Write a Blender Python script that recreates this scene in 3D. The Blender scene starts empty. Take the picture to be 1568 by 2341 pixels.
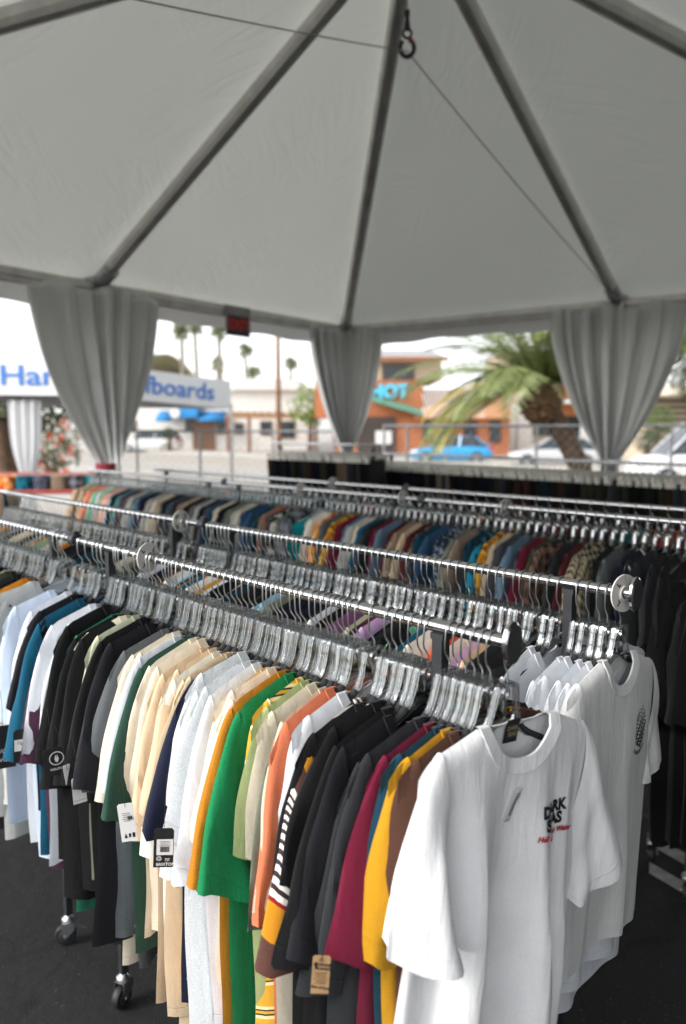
import bpy, math, random
from mathutils import Vector, Matrix, noise as mnoise
R = math.radians
PI = math.pi
C = bpy.context.scene.collection
sc = bpy.context.scene

# ------------------------------------------------------------------ camera
HC = 1.90                       # lens height above the asphalt
PITCH = math.atan(192.5 / 1780)
cam = bpy.data.cameras.new('camera')
cam.sensor_fit = 'VERTICAL'; cam.sensor_height = 36; cam.lens = 36 * 1780 / 2341
cam.clip_start = .05; cam.clip_end = 2000
cam.dof.use_dof = True; cam.dof.focus_distance = 1.75; cam.dof.aperture_fstop = 2.1
co = bpy.data.objects.new('camera', cam); C.objects.link(co)
co.location = (0, 0, HC); co.rotation_euler = (PI / 2 - PITCH, 0, 0)
sc.camera = co

# ------------------------------------------------------------------ sky and sun (bright overcast)
SUN_TO = Vector((-.85, -.42, .66)).normalized()
w = bpy.data.worlds.new('World'); sc.world = w; w.use_nodes = True
nt = w.node_tree; nt.nodes.clear()
sky = nt.nodes.new('ShaderNodeTexSky'); sky.sky_type = 'NISHITA'; sky.sun_disc = False
sky.sun_elevation = math.asin(SUN_TO.z); sky.sun_rotation = math.atan2(SUN_TO.x, SUN_TO.y)
sky.dust_density = 1.0; sky.air_density = 1.0; sky.ozone_density = 1
hs = nt.nodes.new('ShaderNodeHueSaturation'); hs.inputs['Saturation'].default_value = .18
bg = nt.nodes.new('ShaderNodeBackground'); bg.inputs['Strength'].default_value = .15
wo = nt.nodes.new('ShaderNodeOutputWorld')
nt.links.new(sky.outputs[0], hs.inputs['Color']); nt.links.new(hs.outputs[0], bg.inputs[0]); nt.links.new(bg.outputs[0], wo.inputs[0])
sl = bpy.data.lights.new('sun', 'SUN'); sl.energy = 1.1; sl.angle = R(20); sl.color = (1, .96, .9)
so = bpy.data.objects.new('sun', sl); C.objects.link(so)
so.rotation_euler = (-SUN_TO).to_track_quat('-Z', 'Y').to_euler(); so.location = SUN_TO * 30
sc.view_settings.view_transform = 'Standard'; sc.view_settings.look = 'None'
sc.view_settings.gamma = 1; sc.view_settings.exposure = 1.3
cy = sc.cycles
cy.max_bounces = 12; cy.diffuse_bounces = 4; cy.glossy_bounces = 4; cy.transmission_bounces = 10; cy.transparent_max_bounces = 40
cy.use_denoising = True; cy.use_adaptive_sampling = True; cy.adaptive_threshold = .02
cy.sample_clamp_indirect = 6; cy.caustics_reflective = False

# ------------------------------------------------------------------ materials
def lin(c):
    if isinstance(c, str):
        c = [int(c[i:i + 2], 16) / 255 for i in (0, 2, 4)]
        c = [x / 12.92 if x <= .04045 else ((x + .055) / 1.055) ** 2.4 for x in c]
    return (c[0], c[1], c[2], 1)
class NT:
    def __init__(s, name):
        s.m = bpy.data.materials.new(name); s.m.use_nodes = True
        s.t = s.m.node_tree; s.b = s.t.nodes['Principled BSDF']
    def n(s, typ, **kw):
        x = s.t.nodes.new('ShaderNode' + typ)
        for k, v in kw.items():
            if hasattr(x, k): setattr(x, k, v)
            else: x.inputs[k.replace('_', ' ')].default_value = v
        return x
    def l(s, a, b): s.t.links.new(a, b)
    def coord(s, which='Object'):
        return s.n('TexCoord').outputs[which]
def mat(name, col, rough=.6, metal=0, var=.12, vscale=3.0, bump=0, bscale=60, spec=.5, **kw):
    k = NT(name); b = k.b; c = lin(col)
    b.inputs['Roughness'].default_value = rough; b.inputs['Metallic'].default_value = metal
    b.inputs['Specular IOR Level'].default_value = spec
    co_ = k.coord()
    nz = k.n('TexNoise', Scale=vscale, Detail=5); k.l(co_, nz.inputs['Vector'])
    rp = k.n('ValToRGB')
    rp.color_ramp.elements[0].position = .3; rp.color_ramp.elements[1].position = .7
    rp.color_ramp.elements[0].color = [x * (1 - var) for x in c[:3]] + [1]
    rp.color_ramp.elements[1].color = [min(1, x * (1 + var)) for x in c[:3]] + [1]
    k.l(nz.outputs[0], rp.inputs[0]); k.l(rp.outputs[0], b.inputs['Base Color'])
    if bump:
        n2 = k.n('TexNoise', Scale=bscale, Detail=4); k.l(co_, n2.inputs['Vector'])
        bp = k.n('Bump', Strength=bump, Distance=.01); k.l(n2.outputs[0], bp.inputs['Height']); k.l(bp.outputs[0], b.inputs['Normal'])
    for q, v in kw.items(): b.inputs[q.replace('_', ' ')].default_value = v
    return k.m

FAB = {}
def fabric(key, col, pattern=None, heather=.10, crease=.5):
    """Cotton jersey: a fine knit bump, soft creases, stitched hems (UV v = metres from the hem)."""
    if key in FAB: return FAB[key]
    k = NT('cotton_' + key); b = k.b; c = lin(col)
    b.inputs['Roughness'].default_value = .92; b.inputs['Specular IOR Level'].default_value = .15
    b.inputs['Sheen Weight'].default_value = .12; b.inputs['Sheen Roughness'].default_value = .5
    oc = k.coord('Object'); uv = k.coord('UV')
    sx = k.n('SeparateXYZ'); k.l(uv, sx.inputs[0])
    base = None
    if pattern and pattern[0] == 'stripe':
        period, bands = pattern[1], pattern[2]
        dv = k.n('Math', operation='DIVIDE'); dv.inputs[1].default_value = period; k.l(sx.outputs[1], dv.inputs[0])
        fr = k.n('Math', operation='FRACT'); k.l(dv.outputs[0], fr.inputs[0])
        rp = k.n('ValToRGB'); rp.color_ramp.interpolation = 'CONSTANT'; els = rp.color_ramp.elements
        for i, (p, cc) in enumerate(bands):
            e = els[i] if i < 2 else els.new(p)
            e.position = p; e.color = lin(cc)
        k.l(fr.outputs[0], rp.inputs[0]); base = rp.outputs[0]
    elif pattern and pattern[0] == 'floral':
        mp = k.n('TexVoronoi', Scale=pattern[1]); k.l(oc, mp.inputs['Vector'])
        nz = k.n('TexNoise', Scale=pattern[1] * .9, Detail=3); k.l(oc, nz.inputs['Vector'])
        rp = k.n('ValToRGB'); rp.color_ramp.interpolation = 'CONSTANT'
        cols = pattern[2]
        for i, cc in enumerate(cols):
            e = rp.color_ramp.elements[i] if i < 2 else rp.color_ramp.elements.new(.5)
            e.position = .34 + .34 * i / len(cols) if i else 0; e.color = lin(cc)
        k.l(nz.outputs[0], rp.inputs[0]); base = rp.outputs[0]
    elif pattern and pattern[0] == 'plaid':
        outs = []
        for ax in (0, 1):
            ml = k.n('Math', operation='MULTIPLY'); ml.inputs[1].default_value = pattern[1]; k.l(sx.outputs[ax], ml.inputs[0])
            fr = k.n('Math', operation='FRACT'); k.l(ml.outputs[0], fr.inputs[0])
            gt = k.n('Math', operation='GREATER_THAN'); gt.inputs[1].default_value = .55; k.l(fr.outputs[0], gt.inputs[0]); outs.append(gt.outputs[0])
        ad = k.n('Math', operation='ADD'); k.l(outs[0], ad.inputs[0]); k.l(outs[1], ad.inputs[1])
        hf = k.n('Math', operation='MULTIPLY'); hf.inputs[1].default_value = .5; k.l(ad.outputs[0], hf.inputs[0])
        rp = k.n('ValToRGB'); rp.color_ramp.elements[0].color = lin(pattern[2][0]); rp.color_ramp.elements[1].color = lin(pattern[2][1])
        k.l(hf.outputs[0], rp.inputs[0]); base = rp.outputs[0]
    # heather / wash variation
    nz = k.n('TexNoise', Scale=420, Detail=2); k.l(oc, nz.inputs['Vector'])
    nz2 = k.n('TexNoise', Scale=9, Detail=3); k.l(oc, nz2.inputs['Vector'])
    mr = k.n('MapRange'); mr.inputs[1].default_value = .3; mr.inputs[2].default_value = .7
    mr.inputs[3].default_value = 1 - heather; mr.inputs[4].default_value = 1 + heather; k.l(nz.outputs[0], mr.inputs[0])
    mr2 = k.n('MapRange'); mr2.inputs[1].default_value = .3; mr2.inputs[2].default_value = .7
    mr2.inputs[3].default_value = .94; mr2.inputs[4].default_value = 1.05; k.l(nz2.outputs[0], mr2.inputs[0])
    mu = k.n('Math', operation='MULTIPLY'); k.l(mr.outputs[0], mu.inputs[0]); k.l(mr2.outputs[0], mu.inputs[1])
    vm = k.n('VectorMath', operation='SCALE')
    if base is None: vm.inputs[0].default_value = c[:3]
    else: k.l(base, vm.inputs[0])
    k.l(mu.outputs[0], vm.inputs['Scale']); k.l(vm.outputs[0], b.inputs['Base Color'])
    # stitched hem line: thin groove 2 cm from the hem, dashed
    a = k.n('Math', operation='SUBTRACT'); a.inputs[1].default_value = .02; k.l(sx.outputs[1], a.inputs[0])
    ab = k.n('Math', operation='ABSOLUTE'); k.l(a.outputs[0], ab.inputs[0])
    ml = k.n('MapRange'); ml.inputs[1].default_value = 0; ml.inputs[2].default_value = .0022; ml.inputs[3].default_value = 1; ml.inputs[4].default_value = 0
    k.l(ab.outputs[0], ml.inputs[0])
    # creases
    mpg = k.n('Mapping'); mpg.inputs['Scale'].default_value = (1.6, 1.2, .55) if crease < .6 else (2.6, 1.5, .5); k.l(oc, mpg.inputs['Vector'])
    n3 = k.n('TexNoise', Scale=17, Detail=3, Distortion=.6); k.l(mpg.outputs[0], n3.inputs['Vector'])
    n4 = k.n('TexNoise', Scale=60, Detail=4); k.l(oc, n4.inputs['Vector'])
    h1 = k.n('Math', operation='MULTIPLY'); h1.inputs[1].default_value = 1.2; k.l(n3.outputs[0], h1.inputs[0])
    h2 = k.n('Math', operation='MULTIPLY_ADD'); h2.inputs[1].default_value = .22; k.l(n4.outputs[0], h2.inputs[0]); k.l(h1.outputs[0], h2.inputs[2])
    h3 = k.n('Math', operation='MULTIPLY_ADD'); h3.inputs[1].default_value = .06; k.l(nz.outputs[0], h3.inputs[0]); k.l(h2.outputs[0], h3.inputs[2])
    h4 = k.n('Math', operation='MULTIPLY_ADD'); h4.inputs[1].default_value = -.30; k.l(ml.outputs[0], h4.inputs[0]); k.l(h3.outputs[0], h4.inputs[2])
    bp = k.n('Bump', Strength=crease, Distance=.006 if crease < .6 else .0034); k.l(h4.outputs[0], bp.inputs['Height']); k.l(bp.outputs[0], b.inputs['Normal'])
    FAB[key] = k.m
    return k.m

CHROME = mat('polished_chrome', (.62, .62, .63), .12, 1, .05)
STEEL = mat('galvanised_steel', (.42, .43, .44), .38, 1, .15, 12)
WIRE = mat('hook_wire', (.50, .51, .51), .3, 1, .05)
POST = mat('grey_powder_coat', (.035, .037, .04), .45, .3, .2, 14, .05)
RUBBER = mat('black_rubber', (.012, .012, .013), .55, 0, .2, 20)
FOAM = mat('charcoal_foam', (.028, .028, .03), .95, 0, .4, 500, .25, 900)
WHITEPL = mat('white_plastic', (.62, .60, .56), .35, 0, .05)
ALU = mat('brushed_aluminium', (.70, .69, .66), .32, .2, .15, 6, .03, 40)
INK = mat('black_ink', (.012, .012, .013), .7, 0, .1)
REDINK = mat('red_ink', (.42, .015, .03), .7, 0, .1)
BLACKCARD = mat('black_card', (.014, .014, .015), .45, 0, .1)
WHITECARD = mat('white_card', (.72, .71, .69), .5, 0, .04)
KRAFT = mat('kraft_card', (.42, .25, .115), .8, 0, .15, 60)

def clear_plastic():
    k = NT('clear_polystyrene'); t = k.t
    for n_ in list(t.nodes): t.nodes.remove(n_)
    out = k.n('OutputMaterial')
    geo = k.n('NewGeometry')
    dt = k.n('VectorMath', operation='DOT_PRODUCT'); k.l(geo.outputs['Normal'], dt.inputs[0]); k.l(geo.outputs['Incoming'], dt.inputs[1])
    ab = k.n('Math', operation='ABSOLUTE'); k.l(dt.outputs['Value'], ab.inputs[0])
    inv = k.n('Math', operation='SUBTRACT'); inv.inputs[0].default_value = 1; k.l(ab.outputs[0], inv.inputs[1])
    pw = k.n('Math', operation='POWER'); pw.inputs[1].default_value = 3.5; k.l(inv.outputs[0], pw.inputs[0])
    tint = k.n('ValToRGB'); tint.color_ramp.elements[0].color = (.96, .97, .97, 1); tint.color_ramp.elements[1].color = (.84, .86, .86, 1); k.l(inv.outputs[0], tint.inputs[0])
    tr = k.n('BsdfTransparent'); k.l(tint.outputs[0], tr.inputs[0])
    gl = k.n('BsdfGlossy', Roughness=.09); gl.inputs[0].default_value = (1, 1, 1, 1)
    rf = k.n('BsdfRefraction', IOR=1.35, Roughness=.03); rf.inputs[0].default_value = (.92, .93, .93, 1)
    m0 = k.n('MixShader'); m0.inputs[0].default_value = .22; k.l(tr.outputs[0], m0.inputs[1]); k.l(rf.outputs[0], m0.inputs[2])
    fa = k.n('Math', operation='MULTIPLY_ADD'); fa.inputs[1].default_value = .6; fa.inputs[2].default_value = .42; k.l(pw.outputs[0], fa.inputs[0])
    nb = k.n('Math', operation='SUBTRACT'); nb.inputs[0].default_value = 1; k.l(geo.outputs['Backfacing'], nb.inputs[1])
    ff = k.n('Math', operation='MULTIPLY'); k.l(fa.outputs[0], ff.inputs[0]); k.l(nb.outputs[0], ff.inputs[1])
    m1 = k.n('MixShader'); k.l(ff.outputs[0], m1.inputs[0]); k.l(m0.outputs[0], m1.inputs[1]); k.l(gl.outputs[0], m1.inputs[2]); k.l(m1.outputs[0], out.inputs[0])
    return k.m
CLEAR = clear_plastic()

def vinyl(name, col, trans=.35, rough=.38, bscale=2.2, bump=.5):
    """Glossy tent vinyl: wrinkled, lets some daylight through."""
    k = NT(name); b = k.b
    c = lin(col)
    b.inputs['Base Color'].default_value = c; b.inputs['Roughness'].default_value = rough
    b.inputs['Specular IOR Level'].default_value = .55
    oc = k.coord()
    nz = k.n('TexNoise', Scale=.7, Detail=4); k.l(oc, nz.inputs['Vector'])
    rp = k.n('ValToRGB'); rp.color_ramp.elements[0].color = [x * .93 for x in c[:3]] + [1]; rp.color_ramp.elements[1].color = [min(1, x * 1.05) for x in c[:3]] + [1]
    k.l(nz.outputs[0], rp.inputs[0]); k.l(rp.outputs[0], b.inputs['Base Color'])
    hsum = None
    for (scl, rot, w_, ns, dist) in (((.35, 2.6, 1), .9, 1.0, bscale, .8), ((2.2, .4, 1), .5, .8, bscale * 1.3, 1.2), ((1, 1, 1), 0, 1.2, .8, 0)):
        mp = k.n('Mapping'); mp.inputs['Scale'].default_value = scl; mp.inputs['Rotation'].default_value = (0, 0, rot); k.l(oc, mp.inputs['Vector'])
        n1 = k.n('TexNoise', Scale=ns, Detail=5, Distortion=dist); k.l(mp.outputs[0], n1.inputs['Vector'])
        src = n1.outputs[0]
        if dist:
            sb = k.n('Math', operation='SUBTRACT'); sb.inputs[1].default_value = .5; k.l(src, sb.inputs[0])
            ab = k.n('Math', operation='ABSOLUTE'); k.l(sb.outputs[0], ab.inputs[0])
            pw = k.n('MapRange'); pw.inputs[1].default_value = 0; pw.inputs[2].default_value = .09; pw.inputs[3].default_value = .16; pw.inputs[4].default_value = 0; k.l(ab.outputs[0], pw.inputs[0]); src = pw.outputs[0]
        mu = k.n('Math', operation='MULTIPLY'); mu.inputs[1].default_value = w_; k.l(src, mu.inputs[0])
        if dist:
            nm = k.n('TexNoise', Scale=.55 + rot, Detail=1); k.l(oc, nm.inputs['Vector'])
            mk = k.n('MapRange'); mk.inputs[1].default_value = .50; mk.inputs[2].default_value = .66; k.l(nm.outputs[0], mk.inputs[0])
            m3 = k.n('Math', operation='MULTIPLY'); k.l(mu.outputs[0], m3.inputs[0]); k.l(mk.outputs[0], m3.inputs[1]); mu = m3
        if hsum is None: hsum = mu.outputs[0]
        else:
            ad = k.n('Math', operation='ADD'); k.l(hsum, ad.inputs[0]); k.l(mu.outputs[0], ad.inputs[1]); hsum = ad.outputs[0]
    bp = k.n('Bump', Strength=bump, Distance=.06); k.l(hsum, bp.inputs['Height']); k.l(bp.outputs[0], b.inputs['Normal'])
    if trans:
        tl = k.n('BsdfTranslucent'); tl.inputs[0].default_value = [x for x in c[:3]] + [1]; k.l(bp.outputs[0], tl.inputs['Normal'])
        ms = k.n('MixShader'); ms.inputs[0].default_value = trans
        out = [x for x in k.t.nodes if x.type == 'OUTPUT_MATERIAL'][0]
        k.l(b.outputs[0], ms.inputs[1]); k.l(tl.outputs[0], ms.inputs[2]); k.l(ms.outputs[0], out.inputs[0])
    return k.m
CANOPY = vinyl('tent_vinyl', (.675, .68, .62), .21, .22, 2.0, .42)
DRAPE = vinyl('drape_vinyl', (.70, .71, .70), .14, .28, 4, .34)
VALANCE = vinyl('valance_vinyl', (.60, .60, .585), .14, .45, 3, .12)

# ------------------------------------------------------------------ mesh builder
class MB:
    def __init__(s): s.v = []; s.f = []; s.uv = []
    def add(s, vs, fs, uvs=None):
        o = len(s.v); s.v += [tuple(p) for p in vs]; s.f += [tuple(i + o for i in q) for q in fs]
        s.uv += list(uvs) if uvs else [(p[0], p[2]) for p in vs]
        return s
    def box(s, c, d, rz=0, M=None):
        vs = []
        for x in (-1, 1):
            for y in (-1, 1):
                for z in (-1, 1):
                    p = Vector((x * d[0] / 2, y * d[1] / 2, z * d[2] / 2))
                    if M: p = M @ p
                    elif rz: p = Matrix.Rotation(rz, 3, 'Z') @ p
                    vs.append(p + Vector(c))
        return s.add(vs, [(0, 1, 3, 2), (4, 6, 7, 5), (0, 4, 5, 1), (2, 3, 7, 6), (0, 2, 6, 4), (1, 5, 7, 3)])
    def bar(s, a, b, wd, ht, up=(0, 0, 1)):
        a = Vector(a); b = Vector(b); d = b - a; L = d.length; d.normalize()
        u = Vector(up); x = d.cross(u).normalized(); u = x.cross(d)
        M = Matrix((d, x, u)).transposed()
        return s.box((a + b) / 2, (L, wd, ht), M=M)
    def tube(s, path, r, n=8, cap=True):
        P = [Vector(p) for p in path]; rr = r if hasattr(r, '__len__') else [r] * len(P)
        t0 = (P[1] - P[0]).normalized()
        a = t0.orthogonal().normalized()
        vs = []; prev = t0
        for i, p in enumerate(P):
            t = (P[min(i + 1, len(P) - 1)] - P[max(i - 1, 0)]).normalized()
            a = (a - t * a.dot(t)).normalized(); bb = t.cross(a)
            for j in range(n):
                g = 2 * PI * j / n; vs.append(p + (a * math.cos(g) + bb * math.sin(g)) * rr[i])
        fs = [(i * n + j, i * n + (j + 1) % n, (i + 1) * n + (j + 1) % n, (i + 1) * n + j) for i in range(len(P) - 1) for j in range(n)]
        if cap: fs += [tuple(range(n - 1, -1, -1)), tuple((len(P) - 1) * n + j for j in range(n))]
        return s.add(vs, fs)
    def lathe(s, c, prof, n=20, axis=(0, 0, 1), sx=1, sy=1, cap=1):
        ax = Vector(axis).normalized(); a = ax.orthogonal().normalized()
        if abs(ax.z) < .9: a = (Vector((0, 0, 1)) - ax * ax.z).normalized()
        b = ax.cross(a); vs = []
        for (r, h) in prof:
            for j in range(n):
                g = 2 * PI * j / n
                vs.append(Vector(c) + ax * h + (a * math.cos(g) * sx + b * math.sin(g) * sy) * r)
        m = len(prof)
        fs = [(i * n + j, i * n + (j + 1) % n, (i + 1) * n + (j + 1) % n, (i + 1) * n + j) for i in range(m - 1) for j in range(n)]
        if cap is None:
            fs += [((m - 1) * n + j, (m - 1) * n + (j + 1) % n, (j + 1) % n, j) for j in range(n)]
            return s.add(vs, fs)
        if prof[0][0] > 1e-6: fs.append(tuple(range(n - 1, -1, -1)))
        if prof[-1][0] > 1e-6: fs.append(tuple((m - 1) * n + j for j in range(n)))
        return s.add(vs, fs)
    def sweep_xz(s, path, prof):
        """sweep a closed profile (normal, y) along a path in the xz plane"""
        n = len(prof); vs = []
        for i, (x, z) in enumerate(path):
            a = path[max(i - 1, 0)]; b = path[min(i + 1, len(path) - 1)]
            tx, tz = b[0] - a[0], b[1] - a[1]; l = math.hypot(tx, tz) or 1; nx_, nz_ = -tz / l, tx / l
            for (p, q) in prof: vs.append((x + nx_ * p, q, z + nz_ * p))
        m = len(path)
        fs = [(i * n + j, i * n + (j + 1) % n, (i + 1) * n + (j + 1) % n, (i + 1) * n + j) for i in range(m - 1) for j in range(n)]
        fs += [tuple(range(n - 1, -1, -1)), tuple((m - 1) * n + j for j in range(n))]
        return s.add(vs, fs)
    def grid(s, nu, nv, fn, uvfn=None, flip=False):
        vs = [fn(i / (nu - 1), j / (nv - 1)) for j in range(nv) for i in range(nu)]
        uv = [uvfn(i / (nu - 1), j / (nv - 1)) for j in range(nv) for i in range(nu)] if uvfn else None
        fs = [(j * nu + i, j * nu + i + 1, (j + 1) * nu + i + 1, (j + 1) * nu + i) for j in range(nv - 1) for i in range(nu - 1)]
        if flip: fs = [q[::-1] for q in fs]
        return s.add(vs, fs, uv)
    def prism(s, poly, y0, y1):
        """polygon in xz extruded along y"""
        n = len(poly)
        vs = [(x, y0, z) for x, z in poly] + [(x, y1, z) for x, z in poly]
        fs = [tuple(range(n)), tuple(range(2 * n - 1, n - 1, -1))] + [(i, i + n, (i + 1) % n + n, (i + 1) % n) for i in range(n)]
        return s.add(vs, fs)
    def mesh(s, name, m=None, smooth=True, sharp=40):
        me = bpy.data.meshes.new(name); me.from_pydata(s.v, [], s.f); me.validate(clean_customdata=False)
        ul = me.uv_layers.new(name='UVMap')
        idx = [0] * len(me.loops); me.loops.foreach_get('vertex_index', idx)
        flat = []
        for i in idx: flat += s.uv[i]
        ul.data.foreach_set('uv', flat)
        if smooth:
            me.polygons.foreach_set('use_smooth', [True] * len(me.polygons))
            try: me.set_sharp_from_angle(angle=R(sharp))
            except Exception: pass
        if m: me.materials.append(m)
        me.update()
        return me
    def build(s, name, m, parent=None, smooth=True, sharp=40):
        return link(name, s.mesh(name, m, smooth, sharp), parent)
def link(name, me, parent=None, m=None):
    o = bpy.data.objects.new(name, me); C.objects.link(o)
    if parent: o.parent = parent
    if m:
        o.material_slots[0].link = 'OBJECT'; o.material_slots[0].material = m
    return o
def tag(o, label, cat, group=None):
    o['label'] = label; o['category'] = cat
    if group: o['group'] = group
    return o
def thing(name, label, cat, loc=(0, 0, 0), rz=0, group=None):
    o = bpy.data.objects.new(name, None); C.objects.link(o); o.empty_display_size = .05
    o.location = loc; o.rotation_euler = (0, 0, rz)
    return tag(o, label, cat, group)
def struct(o, kind='structure'): o['kind'] = kind; return o
def text_mesh(txt, size, m=None, extrude=0, bold=0, align='CENTER', shear=0, spacing=1, name='lettering', width=1):
    """letters as a mesh in the xz plane facing -y"""
    cu = bpy.data.curves.new(name, 'FONT'); cu.body = txt; cu.size = size; cu.extrude = extrude; cu.offset = bold
    cu.align_x = align; cu.align_y = 'CENTER'; cu.shear = shear; cu.space_character = spacing; cu.resolution_u = 3
    o = bpy.data.objects.new('tmp', cu); C.objects.link(o)
    dg = bpy.context.evaluated_depsgraph_get(); dg.update()
    me = bpy.data.meshes.new_from_object(o.evaluated_get(dg))
    bpy.data.objects.remove(o); bpy.data.curves.remove(cu)
    me.name = name
    for v in me.vertices: x, y, z = v.co; v.co = (x * width, -z, y)
    me.materials.clear()
    if m: me.materials.append(m)
    if not me.uv_layers: me.uv_layers.new(name='UVMap')
    return me
def at(x, y, fwd):
    """a point fwd metres ahead, read off the photograph at 1568 px wide"""
    v = (y - 1170.5) / 1780; u = (x - 784) / 1780; c_, s_ = math.cos(PITCH), math.sin(PITCH)
    D = v * c_ + s_; F = c_ - v * s_
    return Vector((u / F * fwd, fwd, HC - D / F * fwd))
ORD = ['first', 'second', 'third', 'fourth', 'fifth', 'sixth', 'seventh', 'eighth', 'ninth', 'tenth', 'eleventh', 'twelfth', 'thirteenth',
       'fourteenth', 'fifteenth', 'sixteenth', 'seventeenth', 'eighteenth', 'nineteenth', 'twentieth']
def ordinal(n):
    if n <= 20: return ORD[n - 1]
    return {2: 'twenty', 3: 'thirty', 4: 'forty', 5: 'fifty'}[n // 10] + ('-' + ORD[n % 10 - 1] if n % 10 else 'th').replace('tyth', 'tieth')

# ------------------------------------------------------------------ rack geometry: all rails run the same way
TD = Vector((-.685, .728, 0)); ND = Vector((.728, .685, 0))     # along the rail (away), across it (away)
TANG = math.atan2(ND.y, ND.x)
RZ = 1.53                                                       # rail height
def rp(N, a, z=RZ): return ND * N + TD * a + Vector((0, 0, z))
def gp(x, y):
    """where the photograph's pixel ray meets the asphalt"""
    v = (y - 1170.5) / 1780; u = (x - 784) / 1780; c_, s_ = math.cos(PITCH), math.sin(PITCH)
    D = v * c_ + s_; F = c_ - v * s_
    return Vector((u / D * HC, F / D * HC, 0))

# ------------------------------------------------------------------ ground
def asphalt(name, col, speck, rough=.85):
    k = NT(name); b = k.b; oc = k.coord(); c = lin(col)
    b.inputs['Roughness'].default_value = rough; b.inputs['Specular IOR Level'].default_value = .3
    n1 = k.n('TexNoise', Scale=1.6, Detail=6); k.l(oc, n1.inputs['Vector'])
    rp_ = k.n('ValToRGB'); rp_.color_ramp.elements[0].position = .3; rp_.color_ramp.elements[1].position = .75
    rp_.color_ramp.elements[0].color = [x * .75 for x in c[:3]] + [1]; rp_.color_ramp.elements[1].color = [x * 1.35 for x in c[:3]] + [1]
    k.l(n1.outputs[0], rp_.inputs[0])
    vo = k.n('TexVoronoi', Scale=55); k.l(oc, vo.inputs['Vector'])
    n3 = k.n('TexNoise', Scale=5, Detail=3); k.l(oc, n3.inputs['Vector'])
    ad = k.n('Math', operation='MULTIPLY_ADD'); ad.inputs[1].default_value = -.14; k.l(n3.outputs[0], ad.inputs[0]); ad.inputs[2].default_value = .175
    lt = k.n('Math', operation='LESS_THAN'); k.l(vo.outputs['Distance'], lt.inputs[0]); k.l(ad.outputs[0], lt.inputs[1])
    mx = k.n('Mix', data_type='RGBA'); k.l(lt.outputs[0], mx.inputs[0]); k.l(rp_.outputs[0], mx.inputs[6]); mx.inputs[7].default_value = lin(speck)
    vc = k.n('TexVoronoi', Scale=.85); vc.feature = 'DISTANCE_TO_EDGE'
    nw = k.n('TexNoise', Scale=3.5, Detail=5); k.l(oc, nw.inputs['Vector']); vx = k.n('VectorMath', operation='MULTIPLY_ADD'); k.l(nw.outputs['Color'], vx.inputs[0]); vx.inputs[1].default_value = (.5, .5, 0); k.l(oc, vx.inputs[2]); k.l(vx.outputs[0], vc.inputs['Vector'])
    cr = k.n('MapRange'); cr.inputs[1].default_value = .002; cr.inputs[2].default_value = .009; cr.inputs[3].default_value = .72; cr.inputs[4].default_value = 1; k.l(vc.outputs['Distance'], cr.inputs[0])
    cm = k.n('VectorMath', operation='SCALE'); k.l(mx.outputs[2], cm.inputs[0]); k.l(cr.outputs[0], cm.inputs['Scale']); k.l(cm.outputs[0], b.inputs['Base Color'])
    n2 = k.n('TexNoise', Scale=160, Detail=4); k.l(oc, n2.inputs['Vector'])
    n4 = k.n('TexNoise', Scale=14, Detail=5); k.l(oc, n4.inputs['Vector'])
    m2 = k.n('Math', operation='MULTIPLY_ADD'); m2.inputs[1].default_value = .35; k.l(n2.outputs[0], m2.inputs[0]); k.l(n4.outputs[0], m2.inputs[2])
    bp = k.n('Bump', Strength=.55, Distance=.012); k.l(m2.outputs[0], bp.inputs['Height']); k.l(bp.outputs[0], b.inputs['Normal'])
    return k.m
g = MB(); g.box((0, 250, -.06), (900, 900, .1)); struct(g.build('ground', mat('pale_asphalt', (.46, .43, .38), .9, 0, .12, .4), smooth=False))
g = MB(); g.add([(-14, -9, 0), (16, -9, 0), (16, 15.5, 0), (-14, 15.5, 0)], [(0, 1, 2, 3)])
struct(g.build('car_park_surface', asphalt('black_sealed_asphalt', (.0165, .0165, .0175), (.10, .10, .10)), smooth=False))
LINEW = mat('worn_white_paint', (.40, .39, .37), .8, 0, .3, 14)
for (q0, q1, q2, q3) in (((1480, 1904), (1640, 1995), (1640, 2022), (1480, 1930)), ((1484, 1972), (1640, 2062), (1640, 2090), (1484, 1998))):
    P = [gp(*q) + Vector((0, 0, .004)) for q in (q0, q1, q2, q3)]
    g = MB(); g.add(P, [(3, 2, 1, 0)]); struct(g.build('parking_line', LINEW, smooth=False))
# street beyond the fence: asphalt, yellow centre line, far kerb and pavement; runs the way the racks run
RD = Vector((.70, -.714, 0)); RN = Vector((.714, .70, 0)); RO = Vector((-11, 47.5, 0))
def strip(name, n0, n1, z, m, l0=-160, l1=160):
    P = [RO + RD * l0 + RN * n0, RO + RD * l1 + RN * n0, RO + RD * l1 + RN * n1, RO + RD * l0 + RN * n1]
    g = MB(); g.add([p + Vector((0, 0, z)) for p in P], [(0, 1, 2, 3)]); return struct(g.build(name, m, smooth=False))
strip('street', -6.5, 6.5, .002, mat('street_asphalt', (.40, .375, .34), .9, 0, .1, .5))
YEL = mat('yellow_road_paint', (.62, .36, .08), .8)
strip('centre_line', -.35, -.15, .007, YEL); strip('centre_line', .15, .35, .007, YEL)
P = MB(); P.bar(RO + RD * -160 + RN * 8 + Vector((0, 0, .03)), RO + RD * 160 + RN * 8 + Vector((0, 0, .03)), 3, .2)
struct(P.build('pavement', mat('pavement_concrete', (.46, .43, .38), .9, 0, .1, .6), smooth=False))

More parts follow.
